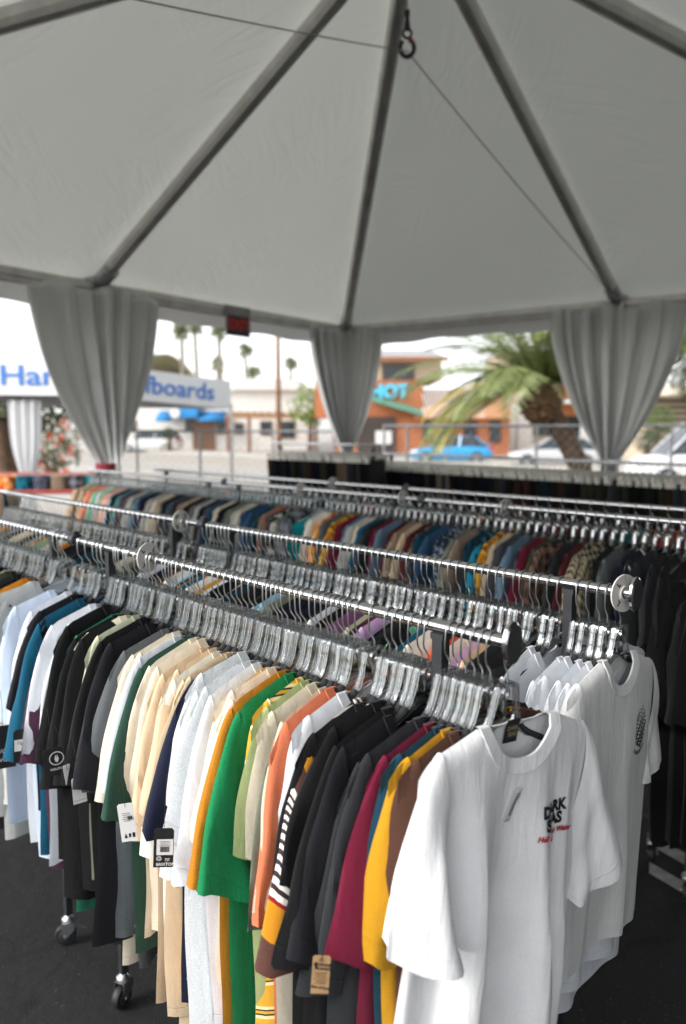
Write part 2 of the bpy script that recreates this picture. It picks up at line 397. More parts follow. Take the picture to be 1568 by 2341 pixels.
# ------------------------------------------------------------------ frame tent
EZ = 3.15
pC = Vector((.03, 10.0, EZ)); pL = Vector((-2.16, 7.0, EZ)); pR = Vector((2.75, 7.95, EZ))
va = pL - pC; vb = pR - pC
PER = [pC, pL, pC + va * 2, pC + va * 2 + vb, pC + va * 2 + vb * 2, pC + va + vb * 2, pC + vb * 2, pR]
PEAK = pL + vb; PEAK = Vector((.43, PEAK.y, 5.0))
tent = thing('frame_tent', 'white vinyl frame tent roof on aluminium rafters over the clothes racks', 'tent', (PEAK.x, PEAK.y, 0))
TB = Vector((PEAK.x, PEAK.y, 0))
def tl(p): return Vector(p) - TB
g = MB(); NS = 22
for i in range(8):
    A, B = tl(PER[i]), tl(PER[(i + 1) % 8]); T = tl(PEAK) + Vector((0, 0, .07))
    def ov(q): o_ = Vector((q.x, q.y, 0)).normalized(); return q + o_ * .13 + Vector((0, 0, .035))
    A, B = ov(A), ov(B); up = Vector()
    def cf(u, v, A=A, B=B, T=T):
        e = (A + up) * (1 - u) + (B + up) * u
        p = e * (1 - v) + T * v
        sag = 4 * u * (1 - u) * (1 - v) * (-.05 + .10 * math.sin(PI * v))
        sag += .012 * mnoise.noise(p * 1.7) * min(1, 6 * u * (1 - u))
        return p + Vector((0, 0, sag))
    g.grid(NS, NS, cf)
g.build('canopy', CANOPY, tent, sharp=60)
def rafter(a, b, r, hi=False):
    m = MB(); d = (b - a).normalized(); x = d.cross(Vector((0, 0, 1))).normalized(); u = x.cross(d)
    prof = [(-r, -.4 * r), (-.72 * r, -r), (-.3 * r, -1.05 * r), (-.22 * r, -.8 * r), (.22 * r, -.8 * r), (.3 * r, -1.05 * r), (.72 * r, -r), (r, -.4 * r), (r, .6 * r), (-r, .6 * r)]
    n = len(prof); vs = []
    for p in (a, b):
        for (px, pz) in prof: vs.append(p + x * px + u * pz)
    m.add(vs, [(j, (j + 1) % n, n + (j + 1) % n, n + j) for j in range(n)] + [tuple(range(n - 1, -1, -1)), tuple(range(n, 2 * n))])
    m.build('rafter', ALU, tent, sharp=25)
for i in range(8):
    rafter(tl(PER[i]), tl(PEAK) - Vector((0, 0, .02)), .056 if i % 2 == 0 else .052)
for k in range(4):
    a, b = tl(PER[2 * k]), tl(PER[(2 * k + 2) % 8]); d = (b - a).normalized(); inn = -d.cross(Vector((0, 0, 1))).normalized()
    m = MB(); m.bar(a - Vector((0, 0, .015)), b - Vector((0, 0, .015)), .07, .06)
    m.tube([a + Vector((0, 0, -.075)), b + Vector((0, 0, -.075))], .026, 8)
    m.build('eave_beam', ALU, tent, sharp=25)
    out = (a + b) / 2; out.z = 0; out.normalize()
    L_ = (b - a).length
    def vf(u, v, a=a, b=b, out=out, L_=L_):
        p = a * (1 - u) + b * u + out * (.10 + .02 * v + .02 * v * math.sin(u * 31 + math.sin(u * 13) * 2))
        drop = .27 + .05 * (abs(math.sin(u * 2 * PI)) - .5) * -1 + .01 * math.sin(u * 60)
        return p + Vector((0, 0, .05 - v * drop - .01 * v))
    m = MB(); m.grid(120, 5, vf); m.build('valance', VALANCE, tent, sharp=80)
for i in range(8):
    if i in (3, 4, 5): continue
    p = tl(PER[i]); m = MB(); m.tube([(p.x, p.y, .015), (p.x, p.y, EZ - .05)], .035, 12); m.box((p.x, p.y, .008), (.22, .22, .012)); m.build('pole', ALU, tent, sharp=40)
    m = MB(); d = (tl(PEAK) - p); d.z = 0; d.normalize()
    m.box(p + Vector((0, 0, -.03)), (.15, .15, .17), math.atan2(d.y, d.x)); m.tube([p + d * .02, p + d * .24 + Vector((0, 0, .10))], .07, 10); m.build('corner_joint', STEEL, tent)
m = MB(); m.lathe(tl(PEAK), [(.0, -.09), (.16, -.09), (.2, -.03), (.2, .04), (0, .05)], 16); m.build('crown_ring', ALU, tent)
m = MB(); a_, b_ = tl(PER[4]), tl(PER[6])  # added dark sheet out of view, blocks daylight from the near right side
m.grid(60, 6, lambda u, v: Vector((a_.x + (b_.x - a_.x) * u + .05 * math.sin(u * 70), a_.y + (b_.y - a_.y) * u, .02 + (EZ - .06) * v)))
m.build('light_blocking_wall', mat('charcoal_light_blocker', (.035, .036, .038), .6), tent, sharp=80)
HK = Vector((.385, PEAK.y, 4.15)); CAB = mat('wire_cable', (.42, .42, .40), .5, .3)
m = MB(); m.tube([tl((HK.x, HK.y, PEAK.z)), tl(HK) + Vector((0, 0, .22))], .005, 6); m.build('tension_cable', CAB, tent)
for (i, dz) in ((7, 0), (3, 0)):
    e = tl(PER[i]); h = tl(HK); m = MB()
    path = [h * (1 - t) + e * t - Vector((0, 0, .025 * 4 * t * (1 - t))) for t in [k / 12 for k in range(13)]]
    m.tube(path, .0042, 6); m.build('tension_cable', CAB, tent)
m = MB(); h = tl(HK)
m.lathe(h + Vector((0, 0, .13)), [(.008, .1), (.017, .1), (.017, .07), (.012, .065), (.02, .0), (.016, -.01), (0, -.01)], 10)
m.tube([h + Vector((.026 * math.cos(t), 0, .10 + .026 * math.sin(t))) for t in [k * PI / 8 for k in range(17)]], .008, 8, False)
m.tube([h + Vector((.042 * math.cos(t), 0, .018 + .05 * math.sin(t))) for t in [2.3 + k * PI / 9 for k in range(16)]], .014, 8)
hk = m.build('snap_hook', mat('dark_iron', (.05, .05, .05), .45, .8), tent)
m = MB(); m.bar(h + Vector((.012, -.008, .072)), h + Vector((.04, -.008, .035)), .02, .02); m.build('latch', mat('red_latch', (.16, .02, .015), .5), hk)

def drape(pole, dA, dB, wA, wB, inn, seed, label, zg=1.56):
    t = thing('tent_drape', label, 'drape', (pole.x, pole.y, 0), 0)
    rnd = random.Random(seed); ph = rnd.random() * 6
    ztop = EZ - .055; NU, NV = 150, 46
    def fn(u, v):
        s_ = u * 2 - 1
        z = ztop * (1 - v) + .04 * v
        if z > zg: q = (ztop - z) / (ztop - zg); wid = 1 - (q ** 1.75) * .90
        else: q = 1 - ((zg - z) / zg) ** .7 * .55; wid = .10 + (1 - q) * .45
        d, wd = (dA, wA) if s_ < 0 else (dB, wB)
        a = abs(s_)
        a = a + .018 * math.sin(a * 40 + ph) + .03 * mnoise.noise(Vector((s_ * 3, v * 2, seed)))
        fr = 6.6
        fold = .5 + .5 * math.sin(s_ * fr * PI + ph + 2.6 * mnoise.noise(Vector((s_ * 2.1, v * .8, seed * 3.1))) + .9 * math.sin(s_ * 5 + ph) + v * 1.1 * math.sin(ph + s_ * 3))
        fold = fold ** .8
        amp = (.11 + .06 * min(q, 1)) * (.6 + .4 * math.sin(3.1 * s_ + ph))
        wob = .022 * mnoise.noise(Vector((s_ * 4, z * 1.6, seed + 3))) + .016 * mnoise.noise(Vector((s_ * 11, z * 3.2, seed + 7)))
        zz = z + (.03 * math.sin(s_ * 9 + ph) * (1 if v < .02 else 0)) - .06 * max(0, abs(s_) - .75) * (1 - v)
        p = d * (a * wd * wid) + inn * (.05 + amp * fold + wob + .03 * (1 - a))
        return Vector((p.x, p.y, zz))
    g = MB(); g.grid(NU, NV, fn); o = g.build('cloth', DRAPE, t, sharp=70)
    sd = o.modifiers.new('thickness', 'SOLIDIFY'); sd.thickness = .004
    g = MB(); g.lathe((inn.x * .09, inn.y * .09, zg), [(.105, -.03), (.115, -.03), (.115, .03), (.105, .03)], 18, cap=None)
    g.build('tie_strap', mat('red_webbing', (.22, .015, .03), .8) if seed == 1 else DRAPE, t)
    return t
dLC = -va.normalized(); dCR = vb.normalized()
inA = vb.normalized(); inB = va.normalized()
dL = drape(pL, -dLC, dLC, .70, .62, inA, 1, 'grey white vinyl drape gathered with a red strap, nearest the Hansen canopy')
dC = drape(pC, -dLC, dCR, .74, .54, (inA + inB).normalized(), 5, 'grey white vinyl drape gathered at the far tent corner behind the trouser rail')
dR = drape(pR, -dCR, dCR, .68, .70, inB, 9, 'grey white vinyl drape gathered beside the leaning palm trunk')
for (x, y) in ((340, 787), (323, 853), (304, 919), (284, 990)):
    e = at(x - 3, y, 7.28); m = MB(); m.lathe(e - dL.location, [(.006, -.012), (.017, -.012), (.017, .006), (.006, .006)], 12, axis=(-inA.x, -inA.y, 0), cap=None); m.build('eyelet', WHITEPL, dL)
p = at(193, 718, 6.86) - dL.location
m = MB(); m.box(p, (.12, .006, .11), math.atan2(dLC.y, dLC.x)); lb = m.build('care_label', WHITECARD, dL, smooth=False)
m = MB(); m.box(p + Vector((.004, -.006, -.035)), (.115, .004, .03), math.atan2(dLC.y, dLC.x)); m.build('orange_strip', mat('orange_print', (.35, .14, .03), .6), lb, smooth=False)

# EXIT sign on the eave beam
e = at(544, 735, 8.36)
ex = thing('exit_sign', 'red and black EXIT sign hung on the tent eave', 'sign', e, math.atan2(dLC.y, dLC.x))
m = MB(); m.box((0, 0, .0), (.37, .006, .31)); m.build('backing_board', mat('grey_board', (.30, .30, .29), .6), ex, smooth=False)
m = MB(); m.box((0, -.006, -.045), (.31, .006, .20)); m.build('black_panel', BLACKCARD, ex, smooth=False)
te = link('lettering', text_mesh('EXIT', .15, mat('exit_red', (.75, .02, .03), .5), .002, .004), ex); te.location = (0, -.012, -.04)

# ------------------------------------------------------------------ background helpers
def quadbox(g, a, b, z0, z1, th):
    a = Vector(a); b = Vector(b); d = (b - a); d.z = 0; L_ = d.length; d.normalize()
    m_ = (a + b) / 2; return g.box((m_.x, m_.y, (z0 + z1) / 2), (L_, th, z1 - z0), math.atan2(d.y, d.x))
def part(name, m, par, boxes, smooth=False):
    g = MB()
    for (c, d) in boxes: g.box(c, d)
    return g.build(name, m, par, smooth)
WPAINT = mat('white_stucco', (.72, .70, .66), .9, 0, .04, 1.2, .2, 30)
GLASSD = mat('dark_window_glass', (.03, .04, .05), .12, 0, .1)
TERRA = mat('terracotta_stucco', (.42, .15, .065), .85, 0, .12, .8)
TILE = mat('orange_roof_tile', (.50, .23, .10), .8, 0, .25, 4, .4, 8)
BEIGE = mat('beige_stucco', (.55, .45, .33), .9, 0, .08, .8)
WOODD = mat('brown_timber', (.20, .10, .05), .8, 0, .2, 3)
BLUECL = mat('blue_awning_cloth', (.02, .20, .46), .8, 0, .1, 2)

# white pop-up canopy with blue lettering (beyond the tent)
K = at(215, 905, 12); Aa = at(-330, 900, 12.5); Bb = at(528, 935, 14.2)
cn = thing('popup_canopy', 'white pop-up canopy with blue Hansen Surfboards lettering on its valance', 'canopy', (K.x, K.y, 0))
kb = Vector((K.x, K.y, 0)); CW = mat('white_canopy_cloth', (.80, .80, .80), .8, 0, .03)
Dd = Aa + Bb - K; VH = .50
g = MB()
for a, b in ((Aa, K), (K, Bb), (Bb, Dd), (Dd, Aa)):
    g.add([a - kb, b - kb, b - kb + Vector((0, 0, VH)), a - kb + Vector((0, 0, VH))], [(0, 1, 2, 3)])
o = g.build('canopy_valance', CW, cn, smooth=False); sd = o.modifiers.new('t', 'SOLIDIFY'); sd.thickness = .006
pk = (Aa + Bb + K + Dd) / 4 + Vector((0, 0, VH + 1.25)); g = MB()
for a, b in ((Aa, K), (K, Bb), (Bb, Dd), (Dd, Aa)):
    def rf(u, v, a=a, b=b):
        e_ = (a * (1 - u) + b * u) + Vector((0, 0, VH)); p_ = e_ * (1 - v) + pk * v
        return p_ - kb - Vector((0, 0, 1.0 * math.sin(PI * min(v * 1.02, 1)) * .62))
    g.grid(8, 8, rf)
o = g.build('canopy_roof', CW, cn)
for p_ in (Aa, K, Bb, Dd):
    m = MB(); m.bar((p_.x - kb.x, p_.y - kb.y, 0), (p_.x - kb.x, p_.y - kb.y, p_.z + .1), .06, .06, up=(1, 0, 0)); m.build('canopy_leg', WHITEPL, cn, smooth=False)
BLUEINK = mat('blue_print', (.05, .20, .62), .7)
def on_face(txt, a, b, xpix, size, align, zoff, width):
    d = (b - a); d.z = 0; d.normalize()
    te = link('lettering', text_mesh(txt, size, BLUEINK, .002, .004, align, width=width), cn)
    # find the point of the face under the pixel column
    u = (xpix - 784) / 1780 / 1.004
    s_ = (a.x - u * a.y) / (u * d.y - d.x)
    q = a + d * s_; zz = a.z + (b.z - a.z) * (s_ / (b - a).length)
    nrm = d.cross(Vector((0, 0, 1)))
    te.location = q + nrm * .015 + Vector((0, 0, zz - q.z + zoff)) - kb
    te.rotation_euler = (0, -math.atan2(b.z - a.z, math.hypot(b.x - a.x, b.y - a.y)), math.atan2(d.y, d.x))
on_face('Hansen', Aa, K, 4, .44, 'LEFT', .29, 1.38)
on_face('Surfboards', K, Bb, 492, .40, 'RIGHT', .25, 1.24)
# small side drape on that canopy's leg
wd = thing('canopy_drape', 'white cloth tied round the pop-up canopy leg beside the red flowers', 'drape', tuple(at(55, 915, 12.3).xy) + (0,))
g = MB()
def wf(u, v):
    z = 2.33 * (1 - v) + .03 * v; w_ = .26 * (1 - math.exp(-((z - .95) / .5) ** 2) * .62)
    return Vector(((u * 2 - 1) * w_, .05 * math.sin(u * 22 + v), z))
g.grid(50, 20, wf); o = g.build('cloth', CW, wd, sharp=80); o.modifiers.new('t', 'SOLIDIFY').thickness = .006

# flowering shrub, tree trunk on the far side
def leafcloud(g, n, cen, rad, size, rnd, squash=1, hollow=.3):
    for _ in range(n):
        while True:
            p = Vector((rnd.uniform(-1, 1), rnd.uniform(-1, 1), rnd.uniform(-1, 1)))
            if hollow < p.length < 1: break
        if mnoise.noise(Vector((p.x * 2.2 + cen[0], p.y * 2.2, p.z * 2.2 + cen[2]))) < -.18: continue
        q = Vector(cen) + Vector((p.x * rad[0], p.y * rad[1], p.z * rad[2]))
        a = Vector((rnd.gauss(0, 1), rnd.gauss(0, 1), rnd.gauss(0, .6))).normalized() * size * rnd.uniform(.6, 1.3); b = a.orthogonal().normalized() * size * .45
        g.add([q - a, q + b, q + a, q - b], [(0, 1, 2, 3)])
def leafmat(name, c0, var=.5): return mat(name, c0, .6, 0, var, 1.5)
LEAF = leafmat('green_leaves', (.075, .12, .022)); LEAFD = leafmat('dark_green_leaves', (.035, .06, .02)); BARK = mat('brown_bark', (.12, .075, .045), .95, 0, .35, 9, .6, 18)
rnd = random.Random(3)
fb = thing('flowering_shrub', 'tall shrub with orange red flowers beyond the tent drape', 'shrub', tuple(gp(120, 1120).xy) + (0,))
g = MB(); leafcloud(g, 1500, (0, 0, 1.35), (.95, .8, 1.15), .08, rnd); g.build('foliage', leafmat('olive_leaves', (.10, .10, .03)), fb, False)
g = MB()
for _ in range(46):
    p = Vector((rnd.uniform(-.85, .85), rnd.uniform(-.9, -.2), rnd.uniform(.5, 2.3))); leafcloud(g, 9, p, (.09, .09, .09), .06, rnd, hollow=0)
g.build('flowers', mat('orange_red_petals', (.75, .09, .02), .6, 0, .25), fb, False)
g = MB()
for k in range(5):
    an = k * 1.3; g.tube([(.05 * math.cos(an), .05 * math.sin(an), 0), (.2 * math.cos(an), .2 * math.sin(an), .8), (.5 * math.cos(an), .4 * math.sin(an), 1.8)], [.04, .03, .012], 6)
g.build('stems', BARK, fb)
tr = thing('street_tree', 'brown tree trunk with dark crown beside the white canopy drape', 'tree', tuple(at(12, 1000, 15).xy) + (0,))
g = MB(); g.tube([(0, 0, 0), (.05, 0, .9), (-.05, 0, 1.7), (-.05, .1, 2.3)], [.24, .2, .17, .1], 10); g.build('trunk', BARK, tr)
g = MB(); leafcloud(g, 700, (.1, .5, 2.25), (1.2, .9, .45), .10, rnd); g.build('crown', LEAFD, tr, False)

# ------------------------------------------------------------------ far buildings
def wall_frame(xl, xr, fwd, rz=0):
    """building origin at ground under the middle of its front face; returns width"""
    a = at(xl, 978, fwd); b = at(xr, 978, fwd); return (a + b) / 2, (b - a).length
def zpx(y, fwd): return at(784, y, fwd).z
F1 = 66
o_, W_ = wall_frame(285, 716, F1); s1 = F1 / 1780
wb = thing('white_building', 'long white stucco building with a blue barrel awning across the street', 'building', (o_.x, o_.y, 0))
def X1(x): return (x - 784) / 1780 * F1 - o_.x
h1 = zpx(893, F1)
part('walls', WPAINT, wb, [((0, 6, h1 / 2), (W_, 12, h1)), ((0, 5.9, h1 + .1), (W_ + .5, 12.6, .28)), ((X1(610), 2, h1 + .5), (5.5, 5, .9))])
for x0, x1, y0, y1 in ((428, 444, 962, 985), (300, 312, 962, 985), (540, 556, 970, 990), (598, 620, 965, 992), (645, 672, 965, 1000), (500, 515, 965, 990)):
    f_ = part('window', WOODD, wb, [(((X1(x0) + X1(x1)) / 2, -.04, (zpx(y0, F1) + zpx(y1, F1)) / 2), (X1(x1) - X1(x0) + .2, .12, zpx(y0, F1) - zpx(y1, F1) + .2))])
    part('pane', GLASSD, f_, [(((X1(x0) + X1(x1)) / 2, -.09, (zpx(y0, F1) + zpx(y1, F1)) / 2), (X1(x1) - X1(x0), .1, zpx(y0, F1) - zpx(y1, F1)))])
part('door', mat('brown_door', (.22, .12, .07), .6), wb, [((X1(468), -.05, 1.25), (1.9, .14, 2.5))])
g = MB()
xa0, xa1 = X1(402), X1(463); zb = zpx(957, F1); zt = zpx(928, F1)
g.grid(14, 10, lambda u, v: Vector((xa0 + (xa1 - xa0) * u, -1.6 * math.cos(v * PI / 2) - .05, zb + (zt - zb) * math.sin(v * PI / 2))))
g.add([(xa0, -1.65, zb), (xa0, -1.2, zb + (zt - zb) * .7), (xa0, -.05, zt), (xa0, -.05, zb)], [(0, 1, 2, 3)]); g.add([(xa1, -1.65, zb), (xa1, -1.2, zb + (zt - zb) * .7), (xa1, -.05, zt), (xa1, -.05, zb)], [(3, 2, 1, 0)])
for (q0, q1) in ((X1(369), xa0), (xa1, X1(522))):
    g.add([(q0, -1.6, zb), (q1, -1.6, zb), (q1, -.05, zb + .62), (q0, -.05, zb + .62), (q0, -1.6, zb - .25), (q1, -1.6, zb - .25)], [(0, 1, 2, 3), (4, 5, 1, 0)])
aw = g.build('awning', BLUECL, wb, sharp=30); aw.modifiers.new('t', 'SOLIDIFY').thickness = .05
m = MB(); m.lathe((X1(412), -1.62, zb + .45), [(0, 0), (.42, 0), (.42, .05), (0, .05)], 16, axis=(0, -1, 0)); m.build('emblem', WHITECARD, aw)
tp = MB(); tp.prism([(X1(543), zpx(893, F1)), (X1(598), zpx(893, F1)), (X1(590), zpx(880, F1)), (X1(551), zpx(880, F1))], .3, 5); tp.build('tiled_roof', TILE, wb, smooth=False)
pg = thing('timber_pergola', 'brown timber pergola over the patio in front of the white building', 'pergola', tuple(at(620, 978, 60).xy) + (0,))
def XP(x): return (x - 620) / 1780 * 60
bx = [((0, 0, zpx(951, 60)), (XP(725) - XP(520), .3, .3)), ((0, 2.5, zpx(951, 60)), (XP(725) - XP(520), .3, .3))]
for k in range(12): bx.append((((k - 5.5) * .55, 1.2, zpx(951, 60) + .25), (.12, 3.2, .14)))
part('beams', mat('tan_timber', (.40, .22, .10), .8), pg, bx)
for x in (522, 570, 640, 722): part('post', mat('red_brown_post', (.22, .09, .06), .8), pg, [((XP(x), 0, zpx(951, 60) / 2), (.25, .25, zpx(951, 60)))])

F2 = 54
o_, W_ = wall_frame(760, 1165, F2); hb = thing('restaurant_building', 'terracotta two storey restaurant with blue HOT letters on its wall', 'building', (o_.x, o_.y, 0))
def X2(x): return (x - 784) / 1780 * F2 - o_.x
def Z2(y): return zpx(y, F2)
part('lower_wall', TERRA, hb, [((0, 4, Z2(955) / 2), (W_, 8, Z2(955)))])
part('sign_wall', TERRA, hb, [(((X2(720) + X2(965)) / 2, 4.3, (Z2(868) + Z2(955)) / 2), (X2(965) - X2(720), 8, Z2(868) - Z2(955)))])
part('upper_wall', BEIGE, hb, [(((X2(760) + X2(1010)) / 2, 5, (Z2(808) + Z2(868)) / 2), (X2(1010) - X2(760), 8.4, Z2(808) - Z2(868)))])
g = MB(); g.add([(X2(840), -.2, Z2(816)), (X2(1015), -.2, Z2(816)), (X2(1015), 9, Z2(770)), (X2(840), 9, Z2(770)), (X2(840), -.2, Z2(820)), (X2(1015), -.2, Z2(820))], [(0, 1, 2, 3), (4, 5, 1, 0)])
rf_ = g.build('roof', mat('grey_roof', (.36, .37, .39), .5), hb, smooth=False); rf_.modifiers.new('t', 'SOLIDIFY').thickness = .12
part('eave', mat('rust_eave', (.30, .11, .06), .8), hb, [(((X2(838) + X2(1018)) / 2, -.4, Z2(822)), (X2(1018) - X2(838), .3, .25))])
f_ = part('window', WOODD, hb, [(((X2(876) + X2(944)) / 2, .82, (Z2(833) + Z2(882)) / 2), (X2(944) - X2(876) + .2, .2, Z2(833) - Z2(882) + .2))])
part('pane', GLASSD, f_, [(((X2(876) + X2(944)) / 2, .74, (Z2(833) + Z2(882)) / 2), (X2(944) - X2(876), .16, Z2(833) - Z2(882)))])
te = link('lettering', text_mesh('HOT', 1.25, mat('cyan_letters', (.10, .58, .80), .5), .08, .07, width=.98), hb); te.location = (X2(889), .2, Z2(896)); te.scale = (1, 1, 1)
g = MB(); g.add([(X2(838), -1.2, Z2(910)), (X2(962), -1.2, Z2(946)), (X2(962), .2, Z2(936)), (X2(838), .2, Z2(900))], [(0, 1, 2, 3)])
o = g.build('awning', mat('green_awning', (.12, .33, .24), .8), hb, smooth=False); o.modifiers.new('t', 'SOLIDIFY').thickness = .15
g = MB()
for k in range(30):
    x0 = X2(945) + (X2(1165) - X2(945)) * k / 30; x1 = X2(945) + (X2(1165) - X2(945)) * (k + 1) / 30 - .06
    g.add([(x0, -1.2, Z2(957)), (x1, -1.2, Z2(957)), (x1, 3.5, Z2(885)), (x0, 3.5, Z2(885)), ((x0 + x1) / 2, -1.2, Z2(954)), ((x0 + x1) / 2, 3.5, Z2(882))], [(0, 4, 5, 3), (4, 1, 2, 5)])
o = g.build('tiled_roof', TILE, hb, smooth=False); o.modifiers.new('t', 'SOLIDIFY').thickness = .1
for x0, x1 in ((967, 990), (1010, 1035), (1058, 1085), (1118, 1140)):
    f_ = part('window', WOODD, hb, [(((X2(x0) + X2(x1)) / 2, -.05, (Z2(962) + Z2(1010)) / 2), (X2(x1) - X2(x0) + .15, .14, Z2(962) - Z2(1010) + .15))])
    part('pane', GLASSD, f_, [(((X2(x0) + X2(x1)) / 2, -.1, (Z2(962) + Z2(1010)) / 2), (X2(x1) - X2(x0), .12, Z2(962) - Z2(1010)))])
part('door', mat('dark_doorway', (.05, .035, .03), .7), hb, [((X2(860), -.06, 1.3), (2.6, .2, 2.7))])
part('menu_board', WHITECARD, hb, [((X2(876), -.2, Z2(1000)), (1.1, .08, .9))])

F3 = 60
o_, W_ = wall_frame(1150, 1320, F3); b3 = thing('beige_building', 'beige stucco shop with orange corner behind the leaning palm', 'building', (o_.x, o_.y, 0))
def X3(x): return (x - 784) / 1780 * F3 - o_.x
part('walls', BEIGE, b3, [((0, 4, zpx(800, F3) / 2), (W_, 8, zpx(800, F3)))])
part('orange_corner', mat('orange_stucco', (.52, .20, .08), .85), b3, [((X3(1300), -.12, zpx(860, F3) - .8), (1.6, .4, 4.4))])
part('column', WPAINT, b3, [((X3(1190), -.7, zpx(925, F3) / 2), (1.1, 1.1, zpx(925, F3))), ((X3(1165), -.7, zpx(925, F3) / 2), (.5, .5, zpx(925, F3)))])
part('canopy_slab', mat('white_slab', (.7, .7, .7), .7), b3, [((X3(1290), -1.6, zpx(920, F3)), (5.5, 3.2, .3))])
part('window', GLASSD, b3, [((X3(1235), -.03, zpx(960, F3)), (2.4, .1, 2.4)), ((X3(1290), -.03, zpx(965, F3)), (2.2, .1, 2.4))])
F4 = 48
o_, W_ = wall_frame(1470, 1660, F4); b4 = thing('slatted_building', 'pale building with dark slatted openings behind the white van', 'building', (o_.x, o_.y, 0))
hz = zpx(905, F4)
part('walls', BEIGE, b4, [((0, 4, hz * .5), (W_, 8, hz))])
part('roof_band', mat('cream_fascia', (.62, .56, .45), .8), b4, [((0, -.1, hz + .15), (W_ + .4, 8.6, .5))])
g = MB()
for k in range(7): g.box((0, -.08, hz - .35 - k * .36), (W_ * .96, .14, .16))
g.build('slats', mat('dark_slat', (.06, .05, .045), .7), b4, smooth=False)

# utility pole, thin palms, hill, trees
up_ = thing('utility_pole', 'tall brown wooden utility pole in front of the white building', 'pole', tuple(at(637, 978, 58).xy) + (0,))
g = MB(); g.tube([(0, 0, 0), (0, 0, 12)], [.2, .14], 10); g.build('shaft', WOODD, up_)
g = MB(); g.box((0, 0, 11), (2.6, .14, .16)); g.build('crossarm', WOODD, up_)
def fan_palm(x, ytop, fwd, label, rad=1.3):
    b = at(x, 978, fwd); zt_ = zpx(ytop, fwd); t = thing('fan_palm', label, 'palm tree', (b.x, b.y, 0), 0, 'tall palms on the skyline')
    r_ = random.Random(x); g = MB(); sw = r_.uniform(-.6, .6)
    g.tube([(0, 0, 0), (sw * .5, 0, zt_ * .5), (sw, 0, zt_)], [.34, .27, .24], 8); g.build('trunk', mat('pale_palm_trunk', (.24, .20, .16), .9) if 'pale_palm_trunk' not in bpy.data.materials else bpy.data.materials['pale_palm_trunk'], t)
    g = MB()
    for k in range(46):
        an = r_.uniform(0, 2 * PI); el = r_.uniform(-.9, 1.3); d = Vector((math.cos(an) * math.cos(el), math.sin(an) * math.cos(el), math.sin(el)))
        e_ = Vector((sw, 0, zt_)) + d * rad * r_.uniform(.7, 1.1) - Vector((0, 0, .25)); s_ = d.orthogonal().normalized() * .22 * rad
        c_ = Vector((sw, 0, zt_)); mid = (c_ + e_) / 2 + Vector((0, 0, .12))
        g.add([c_, mid + s_, e_, mid - s_], [(0, 1, 2, 3)])
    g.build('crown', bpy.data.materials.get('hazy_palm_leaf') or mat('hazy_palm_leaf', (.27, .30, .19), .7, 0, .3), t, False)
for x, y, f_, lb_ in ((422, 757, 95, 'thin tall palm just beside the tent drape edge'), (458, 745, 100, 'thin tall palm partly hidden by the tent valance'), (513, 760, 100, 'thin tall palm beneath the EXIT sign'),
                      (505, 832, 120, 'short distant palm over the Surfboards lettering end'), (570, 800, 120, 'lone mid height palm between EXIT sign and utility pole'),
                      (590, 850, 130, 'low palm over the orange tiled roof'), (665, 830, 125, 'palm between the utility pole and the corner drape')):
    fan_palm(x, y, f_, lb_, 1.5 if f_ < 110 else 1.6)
g = MB(); hc = at(395, 978, 170)
def hf(u, v):
    a = u * PI; return Vector((hc.x - 3 + 34 * (u - .5), hc.y + 40 * v, max(0, math.sin(PI * u) ** 1.2 * zpx(805, 170) * (1 - .3 * v) + 1.2 * mnoise.noise(Vector((u * 9, v * 5, 0))))))
g.grid(40, 12, hf); struct(g.build('hill', leafmat('dry_hill_scrub', (.42, .40, .24), .3)))
rnd = random.Random(11)
def far_tree(x, ytop, fwd, rad, lab, m_=LEAF):
    b = at(x, 978, fwd); zt_ = zpx(ytop, fwd); t = thing('leafy_tree', lab, 'tree', (b.x, b.y, 0))
    g = MB(); g.tube([(0, 0, 0), (.1, 0, max(.6, zt_ - rad * 1.2))], [.25, .12], 8); g.build('trunk', BARK, t)
    g = MB(); leafcloud(g, 900, (0, 0, zt_ - rad), (rad * 1.1, rad, rad), rad * .12, rnd); g.build('crown', m_, t, False)
far_tree(708, 880, 57, 1.5, 'bright green slim tree beside the corner drape', leafmat('bright_leaves', (.16, .26, .04)))
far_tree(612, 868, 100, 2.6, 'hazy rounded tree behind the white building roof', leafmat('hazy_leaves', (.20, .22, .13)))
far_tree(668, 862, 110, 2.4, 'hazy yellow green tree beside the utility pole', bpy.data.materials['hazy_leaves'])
far_tree(385, 975, 60, .5, 'small clipped bush by the white building wall', LEAFD)
far_tree(1500, 925, 40, .9, 'green bush in front of the slatted building')
far_tree(1480, 985, 34, .5, 'low leafy bush beside the white van', LEAFD)

